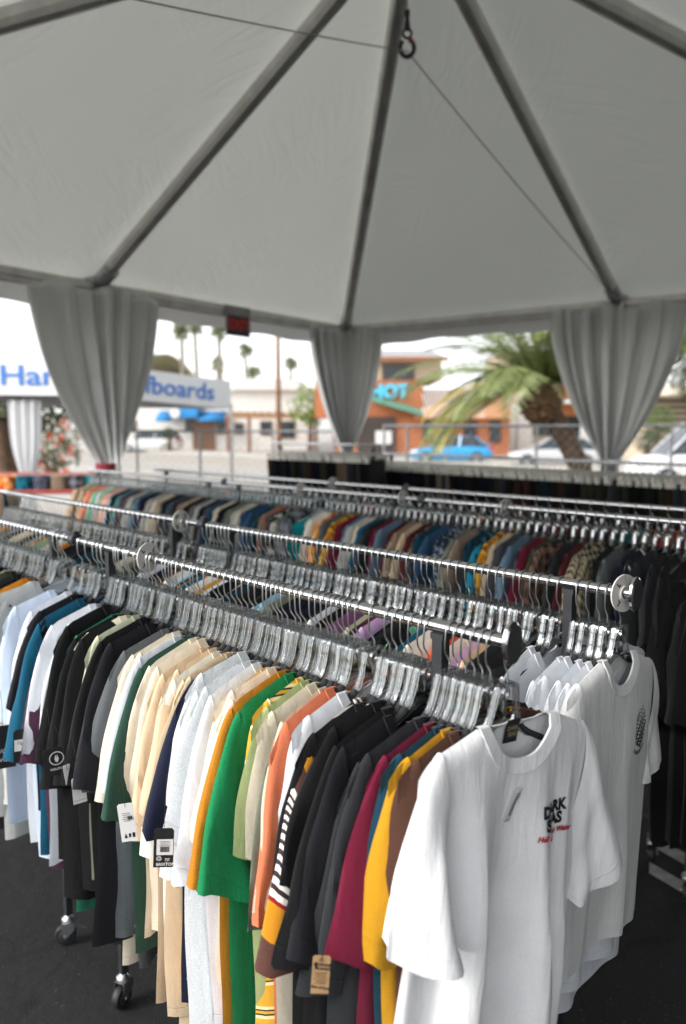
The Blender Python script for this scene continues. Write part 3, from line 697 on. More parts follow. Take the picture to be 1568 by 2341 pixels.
# ------------------------------------------------------------------ vehicles
def car(name, label, cat, loc, rz, col, L_=4.4, W_=1.8, H_=1.5, suv=False, van=False):
    t = thing(name, label, cat, loc, rz)
    paint = mat('car_paint', col, .22, 0, .02, Coat_Weight=.6)
    hl = L_ / 2; wb_ = L_ * .3; zs = .62 * H_ if not van else .52 * H_
    # side profile stations: x, bottom, shoulder top, half width
    st = [(-hl, .45, zs * .82, .36), (-hl + .06, .32, zs * .95, .44), (-hl + .3, .25, zs, .485), (-.2 * L_, .22, zs * 1.0, .5), (0, .22, zs * .99, .5), (.2 * L_, .22, zs * .97, .5), (hl - .7, .24, zs * (.9 if not suv else .95), .49), (hl - .25, .28, zs * .8, .46), (hl - .06, .34, zs * .66, .4), (hl, .42, zs * .56, .34)]
    if van: st = [(-hl, .4, zs, .46), (-hl + .1, .3, zs * 1.0, .49), (0, .25, zs, .5), (hl - 1.2, .25, zs * .98, .5), (hl - .4, .28, zs * .86, .47), (hl - .08, .35, zs * .66, .42), (hl, .42, zs * .55, .36)]
    g = MB(); vs = []
    for (x, z0, z1, hw) in st:
        hw *= W_
        vs += [(x, -hw * .92, z0), (x, -hw, z0 + (z1 - z0) * .35), (x, -hw, z0 + (z1 - z0) * .75), (x, -hw * .9, z1), (x, 0, z1 + .03), (x, hw * .9, z1), (x, hw, z0 + (z1 - z0) * .75), (x, hw, z0 + (z1 - z0) * .35), (x, hw * .92, z0)]
    n = 9; fs = [(i * n + j, i * n + (j + 1) % n, (i + 1) * n + (j + 1) % n, (i + 1) * n + j) for i in range(len(st) - 1) for j in range(n)]
    fs += [tuple(range(n - 1, -1, -1)), tuple((len(st) - 1) * n + j for j in range(n))]
    g.add(vs, fs); g.build('body', paint, t, sharp=35)
    # greenhouse
    if van: gx = [(-hl + .1, -hl + .15), (hl - 1.9, hl - .95)]
    elif suv: gx = [(-hl + .15, -hl + .55), (.10 * L_, .24 * L_)]
    else: gx = [(-hl + .25, -hl + .95), (.06 * L_, .25 * L_)]
    (rb, rt), (ft, fbm) = gx; y0 = W_ * .45; y1 = W_ * .37; zt_ = H_
    vs = [(rb, -y0, zs - .02), (fbm, -y0, zs - .04), (ft, -y1, zt_ - .06), (rt, -y1, zt_ - .06), (rb, y0, zs - .02), (fbm, y0, zs - .04), (ft, y1, zt_ - .06), (rt, y1, zt_ - .06)]
    g = MB(); g.add(vs, [(0, 1, 2, 3), (7, 6, 5, 4), (1, 5, 6, 2), (4, 0, 3, 7), (3, 2, 6, 7)]); g.build('windows', GLASSD, t, smooth=False)
    g = MB(); g.grid(8, 6, lambda u, v: Vector((rt - .12 + (ft - rt + .2) * u, (v * 2 - 1) * (y1 + .02), zt_ - .07 + .07 * math.sin(PI * u) ** .5 * (1 - .4 * (v * 2 - 1) ** 2))))
    for sgn in (-1, 1):
        for (xa, xb) in ((rb, rt), (fbm, ft), ((rb + fbm) / 2, (rt + ft) / 2)):
            g.bar((xa, sgn * (y0 + .005), zs), (xb, sgn * (y1 + .005), zt_ - .05), .07, .05)
    o = g.build('roof', paint, t)
    for sx in (-1, 1):
        for sy in (-1, 1):
            c_ = (sx * wb_, sy * (W_ / 2 - .08), .33)
            g = MB(); g.lathe(c_, [(.0, -.1), (.27, -.1), (.33, -.07), (.33, .07), (.27, .1), (0, .1)], 20, axis=(0, 1, 0)); wl = g.build('wheel', RUBBER, t)
            g = MB(); g.lathe((c_[0], c_[1] + sy * .101, c_[2]), [(0, .0), (.2, 0), (.19, .02 * sy), (0, .03 * sy)], 16, axis=(0, 1, 0)); g.build('rim', STEEL, wl)
    for sy in (-1, 1):
        g = MB(); g.box((hl - .16, sy * W_ * .36, zs * .68), (.25, .34, .14)); g.build('headlight', mat('lamp_lens', (.7, .7, .7), .15) if 'lamp_lens' not in bpy.data.materials else bpy.data.materials['lamp_lens'], t)
        g = MB(); g.box((-hl + .12, sy * W_ * .38, zs * .85), (.22, .3, .16)); g.build('tail_light', bpy.data.materials.get('red_lens') or mat('red_lens', (.5, .01, .02), .2), t)
    return t
def vpos(x, fwd): p = at(x, 978, fwd); return (p.x, p.y, 0.0)
car('parked_car', 'bright blue hatchback on the street before the restaurant', 'car', vpos(1032, 42), R(172), (.01, .30, .62), 4.4, 1.8, 1.50)
car('parked_car', 'white SUV parked in front of the white building', 'car', vpos(343, 62), R(176), (.68, .68, .67), 4.9, 1.9, 1.72, suv=True)
car('parked_car', 'silver sedan half hidden by the leaning palm trunk', 'car', vpos(1270, 38), R(170), (.50, .51, .52), 4.5, 1.8, 1.45)
car('parked_car', 'white van at the picture edge beside the tent drape', 'van', vpos(1610, 25), R(176), (.72, .73, .74), 4.6, 1.9, 2.1, van=True)

# ------------------------------------------------------------------ leaning palm
def palm(label, base, head, frs, seed, rad=2.4, trunk=True):
    t = thing('date_palm', label, 'palm tree', (base.x, base.y, 0)); r_ = random.Random(seed); b0 = Vector((base.x, base.y, 0))
    h = head - b0
    g = MB(); path = []; rr = []
    for k in range(25):
        u = k / 24; p_ = Vector((h.x * u ** 1.25, h.y * u, h.z * u)); path.append(p_); rr.append(.21 * (1 - .25 * u) + .012 * (k % 2))
    g.tube(path, rr, 14); g.build('trunk', BARK, t)
    g = MB()   # bulb of old leaf bases
    g.grid(26, 18, lambda u, v: h + Vector((math.cos(u * 2 * PI), math.sin(u * 2 * PI), 0)) * ((.36 + .07 * mnoise.noise(Vector((math.cos(u * 2 * PI) * 2, math.sin(u * 2 * PI) * 2, v * 5)))) * math.sin(PI * min(1, v * .93 + .05)) ** .8 * (1 + .10 * math.sin(u * 40 * PI + (v * 17 // 1 % 2) * 3) )) + Vector((0, 0, -.62 + v * .85)))
    g.build('leaf_bases', mat('fibrous_leaf_bases', (.20, .12, .06), .95, 0, .5, 11, .8, 25) if seed == 1 else bpy.data.materials['fibrous_leaf_bases'], t)
    green = MB(); dead = MB()
    for k in range(frs):
        an = k * 2.39996 + r_.uniform(-.2, .2); el = 1.40 - 1.65 * (k / frs) + r_.uniform(-.12, .12); L_ = rad * r_.uniform(.8, 1.1)
        if seed == 1 and el < .45 and math.cos(an) > -.35: el = .45 + r_.random() * .7; L_ *= .8
        if seed == 1 and k >= frs - 9: an = PI + r_.uniform(-.5, .5); el = r_.uniform(-.2, .25); L_ = rad * .8
        d = Vector((math.cos(an), math.sin(an), 0)); pts = []; n_ = 12; p_ = h + Vector((0, 0, .15)) + d * .1; e_ = el
        for j in range(n_ + 1):
            pts.append(p_.copy()); e_ -= (.045 + .055 * (j / n_)) * (1.4 if el < .6 else 1.15) ; p_ = p_ + (d * math.cos(e_) + Vector((0, 0, math.sin(e_)))) * L_ / n_
        g = dead if ((seed == 1 and k >= frs - 7) or (seed != 1 and el < -.12 and r_.random() < .75)) else green
        g.tube(pts, [.02 * (1 - .8 * j / n_) + .003 for j in range(n_ + 1)], 4)
        side = d.cross(Vector((0, 0, 1)))
        for j in range(1, n_ * 4):
            f_ = j / (n_ * 4) * n_; i_ = int(f_); q = pts[i_].lerp(pts[min(i_ + 1, n_)], f_ - i_); tg = (pts[min(i_ + 1, n_)] - pts[max(i_ - 1, 0)]).normalized()
            ll = .50 * math.sin(PI * min(.97, .12 + .85 * f_ / n_)) ** .6
            for sg in (-1, 1):
                ld = (side * sg * .8 + tg * .55 + Vector((0, 0, -.30 - .25 * r_.random()))).normalized() * ll * r_.uniform(.8, 1.1); wv = tg * .007
                g.add([q - wv, q + ld * .5 - wv * .9 + Vector((0, 0, .02)), q + ld, q + ld * .5 + wv * .9, q + wv], [(0, 1, 2, 3, 4)])
    green.build('fronds', bpy.data.materials.get('palm_green') or mat('palm_green', (.16, .20, .05), .5, 0, .45, 1.4), t, False)
    dead.build('dry_fronds', bpy.data.materials.get('palm_yellow') or mat('palm_yellow', (.50, .40, .06), .6, 0, .4, 1.4), t, False)
    return t
palm('leaning date palm with shaggy brown trunk and arching fronds by the fence', at(1385, 1060, 14), at(1236, 896, 14) , 80, 1, 2.9)
palm('second date palm whose hanging fronds show at the picture edge', at(1720, 1060, 13), at(1640, 790, 13), 54, 2, 1.9)

# ------------------------------------------------------------------ fence round the car park
FENCE = mat('weathered_galvanised', (.26, .265, .27), .55, .6, .2, 12)
def fence(label, a, b, z, posts, arch=False):
    a = Vector((a.x, a.y, 0)); b = Vector((b.x, b.y, 0)); t = thing('chain_link_fence', label, 'fence', a)
    d = b - a; m = MB(); m.tube([Vector((0, 0, z)), d + Vector((0, 0, z))], .021, 8); m.tube([Vector((0, 0, .12)), d + Vector((0, 0, .12))], .018, 8); m.build('rail', FENCE, t)
    for u in posts:
        m = MB(); m.tube([d * u, d * u + Vector((0, 0, z + .02))], .022, 8); m.build('post', FENCE, t)
    m = MB(); L_ = d.length; dn = d.normalized(); n_ = int(L_ / .16); H_ = z - .12
    for k in range(-int(H_ / .16), n_):
        for sg in (0, 1):
            x0 = k * .16; x1 = x0 + H_; z0, z1 = (.12, z)
            if sg: z0, z1 = z1, z0
            f0 = max(0, -x0) / H_; f1 = min(1, (L_ - x0) / H_)
            if f1 <= f0: continue
            m.tube([dn * (x0 + H_ * f0) + Vector((0, 0, z0 + (z1 - z0) * f0)), dn * (x0 + H_ * f1) + Vector((0, 0, z0 + (z1 - z0) * f1))], .0018, 3, False)
    m.build('wire_mesh', FENCE, t)
fence('galvanised chain link fence along the street under the palm', at(878, 985, 12.6), at(1720, 962, 11.4), 1.93, (0, .07, .44, .8, 1))
fence('galvanised chain link fence between canopy leg and corner drape', at(262, 985, 14.2), at(765, 985, 13.4), 1.84, (0, .105, .4, .73, 1))
# ------------------------------------------------------------------ garment palette: key -> (words, colour, pattern)
PAL = {
 'white': ('white', 'D9DCE1', None), 'offwhite': ('off white', 'DEDACE', None), 'iceblue': ('pale ice blue', 'C9D6E8', None),
 'cream': ('cream', 'DCD2BE', None), 'tan': ('sand tan', 'C9B494', None), 'beige': ('oatmeal beige', 'CFC4AE', None), 'peach': ('pale peach', 'D6BC9C', None),
 'lightgrey': ('light heather grey', 'C6C9CA', None), 'silver': ('silver grey', 'A9ABA8', None), 'mustard': ('mustard yellow', 'BE8A1C', None), 'ochre': ('burnt ochre', 'BE7A22', None),
 'golden': ('soft golden', 'D0AC6C', None), 'coral': ('coral orange', 'CC7350', None), 'red': ('bright coral red', 'D4532F', None), 'salmon': ('salmon pink', 'DC8A70', None),
 'burgundy': ('burgundy', '6A1730', None), 'maroon': ('dark maroon', '4A1B20', None), 'teal': ('deep teal navy', '123A4A', None), 'petrol': ('petrol blue', '155670', None), 'turq': ('turquoise teal', '0E7C80', None),
 'seagreen': ('sea green', '2F7A5E', None), 'green': ('bright green', '1A7E4C', None), 'mint': ('mint green', '6FAE92', None), 'lime': ('pale lime green', '9EAB76', None), 'sagelight': ('pale sage', 'C2C6A8', None),
 'sage': ('sage green', '7C9472', None), 'forest': ('dark forest green', '2C4A3E', None), 'olive': ('dark olive', '3F4131', None), 'khaki': ('grey olive', '6B7062', None),
 'navy': ('dark navy', '171B30', None), 'black': ('black', '121214', None), 'jet': ('faded black', '1C1B20', None), 'charcoal': ('charcoal', '26282B', None), 'washgrey': ('washed grey', '5A5E60', None), 'slate': ('slate grey', '47494E', None),
 'purple': ('dusky plum', '4B2B3F', None), 'lilac': ('pale lilac', 'C9A6CE', None), 'orchid': ('muted orchid purple', '74486F', None), 'brown': ('chocolate brown', '4E3328', None), 'taupe': ('warm taupe', '8A7868', None), 'steel': ('steel blue', '5B7386', None), 'denim': ('denim blue', '2C4A66', None),
 'skyblue': ('dusty sky blue', '8FB9C9', None),
 'multistripe': ('brown and white striped', '5A3B33', ('stripe', .30, [(0, '5A3B33'), (.10, 'C8861E'), (.22, '8E1F1F'), (.235, 'E8E2D8')] + [(.26 + .021 * i, '3A2C2C' if i % 2 == 0 else 'EDE8E0') for i in range(20)] + [(.70, '5A3B33'), (.86, 'C8861E')])),
 'yellowstripe': ('yellow striped', 'D9A636', ('stripe', .075, [(0, 'D9A636'), (.45, 'F0DDA8'), (.55, '3A3A2A'), (.60, 'D9A636'), (.68, '3A3A2A'), (.73, 'F0DDA8'), (.82, 'D9A636')])),
 'blackcheck': ('black and cream checked', '2A2A2A', ('plaid', 22, ('17171A', 'CFC4A8'))),
 'bandstripe': ('black shirt with grey bands', '1A1A1A', ('stripe', .12, [(0, '17171A'), (.7, '54565A'), (.8, 'D8D8D8'), (.86, '54565A'), (.95, '17171A')])),
 'orangefloral': ('orange floral', 'D06A2A', ('floral', 16, ['C9501E', 'E8A04A', 'E8D8B0', '8A3A1A'])), 'greenfloral': ('green tropical print', '1E5A40', ('floral', 18, ['12352A', '1E7A58', 'B88A30', '0E1C18'])),
 'goldfloral': ('golden leaf print', 'B9801E', ('floral', 20, ['B07418', 'D9A640', '7A4A10'])), 'bluefloral': ('navy dotted', '2A3444', ('floral', 70, ['1E2838', '3C4A60', '9AA4AE'])), 'aqua': ('black and aqua print', '15323A', ('floral', 26, ['101418', '1C7A90', '101418', '22323A'])),
 'redplaid': ('brown plaid', '5A3A34', ('plaid', 20, ('2A1F1E', '8A6A5A'))), 'creamplaid': ('cream windowpane', 'C9BC9C', ('plaid', 34, ('2A2620', 'BFB294'))), 'greyplaid': ('grey plaid', '6A6E72', ('plaid', 10, ('2E3238', '8A9098'))), 'monofloral': ('black and white floral', '777777', ('floral', 24, ['1A1A1A', 'C8C4BC', '2A2A2A'])),
}
def cloth(key):
    w_, c_, p_ = PAL[key]
    return fabric(key, c_, p_, .16 if key in ('lightgrey', 'ochre', 'green', 'charcoal', 'washgrey', 'slate') else .07)

# ------------------------------------------------------------------ T-shirt on a hanger; origin = rail axis, x across the rail, y along it (front = -y)
def tee(seed, L=.70, W=.235, t=.013, fold=.0062, out=.07, drop=.235, cuff=.15, nx=.104, band=.019, fdepth=.078, NX=10, NZ=26, sharpfold=None, NR=20, flare=.028, arms=None):
    rnd = random.Random(seed); z0 = -.151
    ph = [rnd.uniform(0, 6.28) for _ in range(12)]; fr = [rnd.uniform(2.2, 7.5) for _ in range(6)]; am = [rnd.uniform(.3, 1) for _ in range(6)]
    hemk = rnd.uniform(-.03, .02); hemtilt = rnd.uniform(-.012, .012)
    def zs(x):
        x = abs(x)
        if x <= nx: return z0
        return z0 - .35 * (x - nx) - max(0, x - .195) ** 2 * 13
    def znk(x, front):
        k = max(0, 1 - (x / nx) ** 2)
        return z0 - (fdepth * k ** .62 if front else .014 * k ** .7)
    def foldy(x, z):
        d = z0 - z; r_ = max(0, min(1, (d - .06) / .35)); f_ = 0
        for i in range(6): f_ += am[i] * math.sin(2 * PI * fr[i] * x + ph[i] + 2.2 * math.sin(ph[i + 6]) * d)
        f_ *= fold * r_ ** .8 * (1 + 1.3 * max(0, d - .38))
        f_ += .010 * mnoise.noise(Vector((x * 7, z * 5, seed * 1.7))) * min(1, d * 6)
        if sharpfold:
            for (fx, lean, depth, wd_) in sharpfold:
                u = (x - fx - lean * d) / wd_
                f_ += depth * r_ * (math.exp(-u * u) if u < 0 else math.exp(-(u * 2.2) ** 2))
        return f_
    def yb(x, z, front):
        s_ = min(1, abs(x) / W)
        dd = max(0, zs(x) - z)
        if abs(x) < nx: dd = max(0, z0 + .012 * (1 - (x / nx) ** 2) - z)
        T = t * max(0, 1 - s_ ** 3.2) ** .5 * (1 - math.exp(-dd / .011)) * (1 + .9 * min(1, dd / .5))
        return (-T if front else T * .8) + foldy(x, z)
    xs = [-W + (W - nx) * i / NX for i in range(NX)] + [-nx + 2 * nx * i / 12 for i in range(13)] + [nx + (W - nx) * (i + 1) / NX for i in range(NX)]
    # denser towards the side edge
    g = MB(); n = len(xs)
    for front in (True, False):
        vs = []; uv = []
        for j in range(NZ):
            v = j / (NZ - 1)
            for x in xs:
                zt = zs(x) if abs(x) >= nx - 1e-6 else znk(x, front)
                zh = z0 - L + hemtilt * x / W + .016 * math.sin(5 * x + ph[0]) + .010 * math.sin(17 * x + ph[3]) - (.01 if front else 0)
                vv = v ** 1.15; z = zt + (zh - zt) * vv; d = z0 - z
                kx = 1 - .05 * min(1, d / .25) + (hemk + .02 * math.sin(d * 9 + ph[2])) * min(1, d / .6)
                y = yb(x, z, front)
                vs.append((x * kx, y, z)); uv.append((x, z - zh))
        fs = [(j * n + i, j * n + i + 1, (j + 1) * n + i + 1, (j + 1) * n + i) for j in range(NZ - 1) for i in range(n - 1)]
        if front: fs = [q[::-1] for q in fs]
        g.add(vs, fs, uv)
    body = g.mesh('tee_body', cloth('white'), sharp=80)
    sleeves = []
    for sg in (-1, 1):
        dr = drop * rnd.uniform(.92, 1.08); ot = out * rnd.uniform(.45, 1.5); cf = cuff * rnd.uniform(.85, 1.1); bend = rnd.uniform(-.014, .014); tc = flare * rnd.uniform(.7, 1.35)
        if arms: ot, dr, cf, bend = arms[0 if sg < 0 else 1]
        O0 = Vector((W - .045, 0, zs(W - .045) + .003)); I0 = Vector((W - .07, 0, zs(W) - .17))
        O1 = Vector((W + ot, 0, zs(W) - dr)); ax = Vector((ot * .8, -dr)).normalized()
        I1 = O1 + Vector((ax.y * cf, 0, -ax.x * cf * 1.0 - .012)); cp = Vector((W + .010, 0, zs(W) + .004)); p2, p3 = rnd.uniform(0, 6), rnd.uniform(0, 6)
        m = MB(); vs = []; uv = []; NK = 16
        for k in range(NK + 2):
            s_ = min(1, k / (NK - 1)); inner = k >= NK
            if inner: s_ = 1 - .10 * (k - NK + 1)
            Op = O0 * (1 - s_) ** 2 + cp * 2 * s_ * (1 - s_) + O1 * s_ * s_; Ip = I0 * (1 - s_) + I1 * s_ + Vector((.015 * math.sin(PI * s_), 0, 0))
            th = (t + .004) * (1 - s_) + tc * s_
            for j in range(NR):
                a = 2 * PI * j / NR; ca, sa = math.cos(a), math.sin(a)
                p = (Op + Ip) / 2 + (Op - Ip) / 2 * ca * (1 + .03 * s_ * math.sin(5 * a + p3))
                y = math.copysign(abs(sa) ** .75, sa) * th * (1 if ca < .4 else 1 - .35 * (ca - .4))
                y += bend * s_ ** 1.6 + s_ * .35 * th * math.sin(3 * a + p2) + .0032 * min(1, s_ * 2) * math.sin(8 * ca + p2 + 2 * s_) + .006 * s_ * math.sin(9 * s_ + p3)
                y += foldy(p.x, p.z) * (1 - s_) + .009 * s_ * mnoise.noise(Vector((p.x * 9, p.z * 7, seed * 2.3 + sg)))
                p = p + Vector((.010 * s_ * mnoise.noise(Vector((p.z * 9, a, seed))), 0, .008 * s_ * mnoise.noise(Vector((p.x * 14, seed, a)))))
                if inner: p = p + ((Op + Ip) / 2 - p) * .04; y *= .9
                vs.append((sg * p.x, y, p.z + (.006 * math.sin(2 * a + p3) * s_))); uv.append((a * .05, (1 - s_) * dr if not inner else .06))
        fs = [(k * NR + j, k * NR + (j + 1) % NR, (k + 1) * NR + (j + 1) % NR, (k + 1) * NR + j) for k in range(NK + 1) for j in range(NR)]
        if sg < 0: fs = [q[::-1] for q in fs]
        m.add(vs, fs, uv); sleeves.append(m.mesh('tee_sleeve', cloth('white'), sharp=80))
    # ribbed collar
    m = MB(); vs = []; st = []
    for k in range(25):
        x = -nx + 2 * nx * k / 24; st.append((x, znk(x, True), True))
    for k in range(1, 24):
        x = nx - 2 * nx * k / 24; st.append((x, znk(x, False), False))
    cen = Vector((0, 0, z0 - .012)); uv = []
    for (x, z, fr_) in st:
        y = yb(x * .999, z - .004, fr_); p = Vector((x, y, z)); d = (cen - Vector((x, 0, z))); d.z = d.z * 1.0 + .012
        if d.length > 1e-6: d.normalize()
        q = p + d * band * (1 if fr_ else .9) + Vector((0, -y * .25, 0)); nn = Vector((0, -1 if fr_ else 1, 0)) * .0022; edge = -d * .003
        up = Vector((0, 0, .0025)) if abs(x) > nx * .8 else Vector()
        vs += [p + edge + nn + up, q + nn + up, q - nn + up, p + edge - nn + up]; uv += [(x * 1, .1), (x, .12), (x, .12), (x, .1)]
    n = len(st)
    fs = [(k * 4 + j, k * 4 + (j + 1) % 4, ((k + 1) % n) * 4 + (j + 1) % 4, ((k + 1) % n) * 4 + j) for k in range(n) for j in range(4)]
    m.add(vs, fs, uv); col = m.mesh('tee_collar', cloth('white'), sharp=60)
    return dict(body=body, sleeves=sleeves, collar=col, y=yb, zs=zs)

# ------------------------------------------------------------------ hanger
RR = .0122
def hanger_meshes(up=0):
    hp = [(.0, -.078), (.018, -.078), (.026, -.081), (.031, -.090), (.034, -.106), (.038, -.126), (.046, -.146), (.062, -.163), (.088, -.176), (.12, -.187), (.15, -.198), (.176, -.209)]
    hp = [(x, z + up) for x, z in hp]; path = [(-x, z) for x, z in hp[::-1]] + hp[1:]
    prof = [(.0042, -.0058), (.0042, -.0036), (.0006, -.0032), (.0006, .0032), (.0042, .0036), (.0042, .0058), (-.0042, .0058), (-.0042, .0036), (-.0006, .0032), (-.0006, -.0032), (-.0042, -.0036), (-.0042, -.0058)]
    g = MB(); g.sweep_xz(path, prof)
    arc = [(-.10, -.181), (-.075, -.176), (-.048, -.163), (-.022, -.149), (0, -.145), (.022, -.149), (.048, -.163), (.075, -.176), (.10, -.181)]
    g.sweep_xz([(x, z + up) for x, z in arc], prof)
    g.box((0, 0, -.125 + up), (.009, .004, .036)); g.lathe((0, 0, -.096 + up), [(.006, -.003), (.0105, -.003), (.0105, .003), (.006, .003)], 14, axis=(0, 1, 0), sx=1.2, cap=None)
    g.lathe((0, 0, -.079 + up), [(.0, .010), (.004, .010), (.0055, .004), (.0055, -.006), (0, -.006)], 10)
    frame = g.mesh('hanger_frame', CLEAR, sharp=30)
    r = .0172; cz = RR + .0019 - r
    pts = [(r * math.cos(a), 0, cz + r * math.sin(a)) for a in [-.75 + (PI + .75) * k / 16 for k in range(17)]]
    pts += [(-r * 1.0, 0, -.022), (-r * .95, 0, -.036), (-r * .75, 0, -.045 + up * .5), (-.004, 0, -.056 + up * .8), (0, 0, -.062 + up), (0, 0, -.078 + up)]
    if up: pts = [q for q in pts if q[2] > -.03 or q[0] > -r * .8]
    g = MB(); g.tube(pts, .0018, 7); hook = g.mesh('hanger_hook', WIRE)
    foams = []
    for sg in (-1, 1):
        pa = [(sg * x, z) for x, z in ((.052, -.155), (.064, -.165), (.088, -.177), (.12, -.188), (.15, -.199), (.19, -.214))]
        if sg < 0: pa = pa[::-1]
        g = MB(); g.sweep_xz(pa, [(.0068 * math.cos(a), .0082 * math.sin(a)) for a in [2 * PI * k / 10 for k in range(10)]]); foams.append(g.mesh('foam_cover', FOAM, sharp=70))
    return frame, hook, foams
HF, HH, HFO = hanger_meshes(); HFS, HHS, _ = hanger_meshes(.034)
def hanger(label, M, group, foam=True):
    t = thing('clothes_hanger', label, 'hanger', group=group); t.matrix_world = M
    link('clear_frame', HF if foam else HFS, t); link('hook', HH if foam else HHS, t)
    if foam:
        for f_ in HFO: link('foam_cover', f_, t)
    return t
def pose(N, a, z=RZ, yaw=0, roll=0, tilt=0):
    return Matrix.Translation(rp(N, a, z)) @ Matrix.Rotation(TANG + R(yaw), 4, 'Z') @ Matrix.Rotation(R(tilt), 4, 'X') @ Matrix.Rotation(R(roll), 4, 'Y')
TEES = [tee(s, L=.72 + .028 * (s % 5), W=.236 + .008 * (s % 4), drop=.25 + .02 * (s % 4), out=.052, cuff=.145 + .012 * (s % 3), flare=.024) for s in range(16)]
SHIRTS = [tee(100 + s, L=.68, W=.225, band=.032, fdepth=.05, nx=.08, drop=.26, out=.06, NX=7, NZ=14, t=.020, NR=14) for s in range(5)]
def garment(name, label, cat, key, V, M, group, sleeves=True, ckey=None):
    t = thing(name, label, cat, group=group); t.matrix_world = M; m_ = cloth(key)
    link('body', V['body'], t, m_)
    if sleeves:
        for s_ in V['sleeves']: link('sleeve', s_, t, m_)
    link('collar', V['collar'], t, cloth(ckey) if ckey else m_)
    return t

# ------------------------------------------------------------------ racks
def caster(par, x, y, brake=False, rot=0):
    Rm = Matrix.Rotation(rot, 3, 'Z'); o = Vector((x, y, 0))
    def P(v): return o + Rm @ Vector(v)
    c_ = P((.012, 0, .039)); ax = Rm @ Vector((0, 1, 0))
    g = MB(); g.lathe(c_, [(0, -.014), (.026, -.014), (.035, -.0125), (.0385, -.006), (.0385, .006), (.035, .0125), (.026, .014), (0, .014)], 28, axis=ax); wh = g.build('wheel', RUBBER, par)
    g = MB(); g.lathe(c_, [(0, -.0155), (.022, -.0155), (.024, -.0142), (.024, .0142), (.022, .0155), (0, .0155)], 20, axis=ax); g.build('hub', mat('dark_hub', (.03, .03, .03), .4) if 'dark_hub' not in bpy.data.materials else bpy.data.materials['dark_hub'], wh)
    g = MB(); g.lathe(P((0, 0, 0)), [(.021, .088), (.026, .092), (.024, .102), (.016, .108), (.012, .116)], 18)
    for sg in (-1, 1):
        pl = [(-.022, .090), (.022, .090), (.024, .06), (.018, .034), (.006, .034), (-.02, .062)]
        n_ = len(pl); vs = [P((px, sg * .0185, pz)) for px, pz in pl] + [P((px, sg * .0207, pz)) for px, pz in pl]
        g.add(vs, [tuple(range(n_)), tuple(range(2 * n_ - 1, n_ - 1, -1))] + [(i, i + n_, (i + 1) % n_ + n_, (i + 1) % n_) for i in range(n_)])
    g.tube([P((.012, -.024, .039)), P((.012, .024, .039))], .005, 8); g.box(P((0, 0, .0895)), (.044, .041, .003), rot)
    g.build('caster_fork', STEEL, par, sharp=35)
    if brake:
        g = MB(); g.bar(P((-.03, 0, .075)), P((-.062, 0, .058)), .022, .004); g.build('brake_lever', STEEL, par, smooth=False)
def rack(label, N, a0, a1, posts, z=RZ, caps=(False, False), clamp=False, foot=1, group='rolling garment racks', casters=True):
    t = thing('garment_rack', label, 'clothes rack', rp(N, a0, 0), TANG, group); L_ = a1 - a0
    g = MB(); g.tube([(0, 0, z), (0, L_, z)], RR, 20); rl = g.build('rail', CHROME, t)
    for e, y in ((caps[0], 0), (caps[1], L_)):
        if e:
            s_ = -1 if y == 0 else 1
            g = MB(); g.lathe((0, y, z), [(0, s_ * .008), (.027, s_ * .008), (.0305, s_ * .005), (.0305, -s_ * .001), (.025, -s_ * .003), (0, -s_ * .003)], 32, axis=(0, 1, 0), sx=1.28, sy=.86); g.build('end_cap', CHROME, rl, sharp=30)
    if clamp:
        g = MB(); g.lathe((0, L_ - .015, z), [(.0135, -.02), (.021, -.018), (.021, .018), (.0135, .02)], 18, axis=(0, 1, 0)); g.box((0, L_ - .015, z + .02), (.016, .026, .016)); g.build('joint_clamp', POST, t, sharp=30)
    if N < 2: foot = 0
    for p_ in posts:
        y = p_ - a0
        g = MB(); g.box((0, y, (z - .012 + .116) / 2), (.0235, .0235, z - .012 - .116)); ps = g.build('post', POST, t, smooth=False)
        g = MB(); g.box((0, y, z - .017), (.026, .03, .012)); g.build('bracket', POST, ps, smooth=False)
        if casters: caster(t, 0, y, p_ > 2.6, R(200) if p_ < 2.5 else R(150))
        if foot:
            g = MB(); g.box((foot * .21, y, .45), (.39, .024, .024)); g.box((foot * .42, y, .29), (.027, .027, .35)); g.build('foot', POST, t, smooth=False)
            if casters: caster(t, foot * .42, y, False, R(40))
    return t
rack('nearest rolling rack with chrome rail and oval end cap', 1.111, .757, 2.498, (.913, 2.236), caps=(True, False), clamp=True)
rack('rolling rack joined end to end behind the nearest rack', 1.111, 2.516, 4.3, (2.66, 4.1))
rack('second rolling rack with a white size disc beside its oval end cap', 1.649, .80, 2.55, (.96, 2.36), caps=(True, False), clamp=True)
rack('rolling rack continuing the second rail past its black clamp', 1.649, 2.57, 4.9, (2.76, 4.6))
rack('third row rolling rack whose bare rail end runs out of frame', 3.056, .80, 2.66, (1.21, 2.5), clamp=True)
rack('third row rolling rack in the middle beyond the aisle', 3.056, 2.68, 4.44, (2.85, 4.27), clamp=True)
rack('third row rolling rack ending next to the red strap drape', 3.056, 4.46, 6.50, (4.62, 6.3))
rack('fourth row rolling rack running out of frame behind the third', 3.53, .45, 3.2, (.7, 3.0), clamp=True)
rack('fourth row rolling rack ending near the white SUV', 3.53, 3.22, 6.2, (3.4, 6.0))

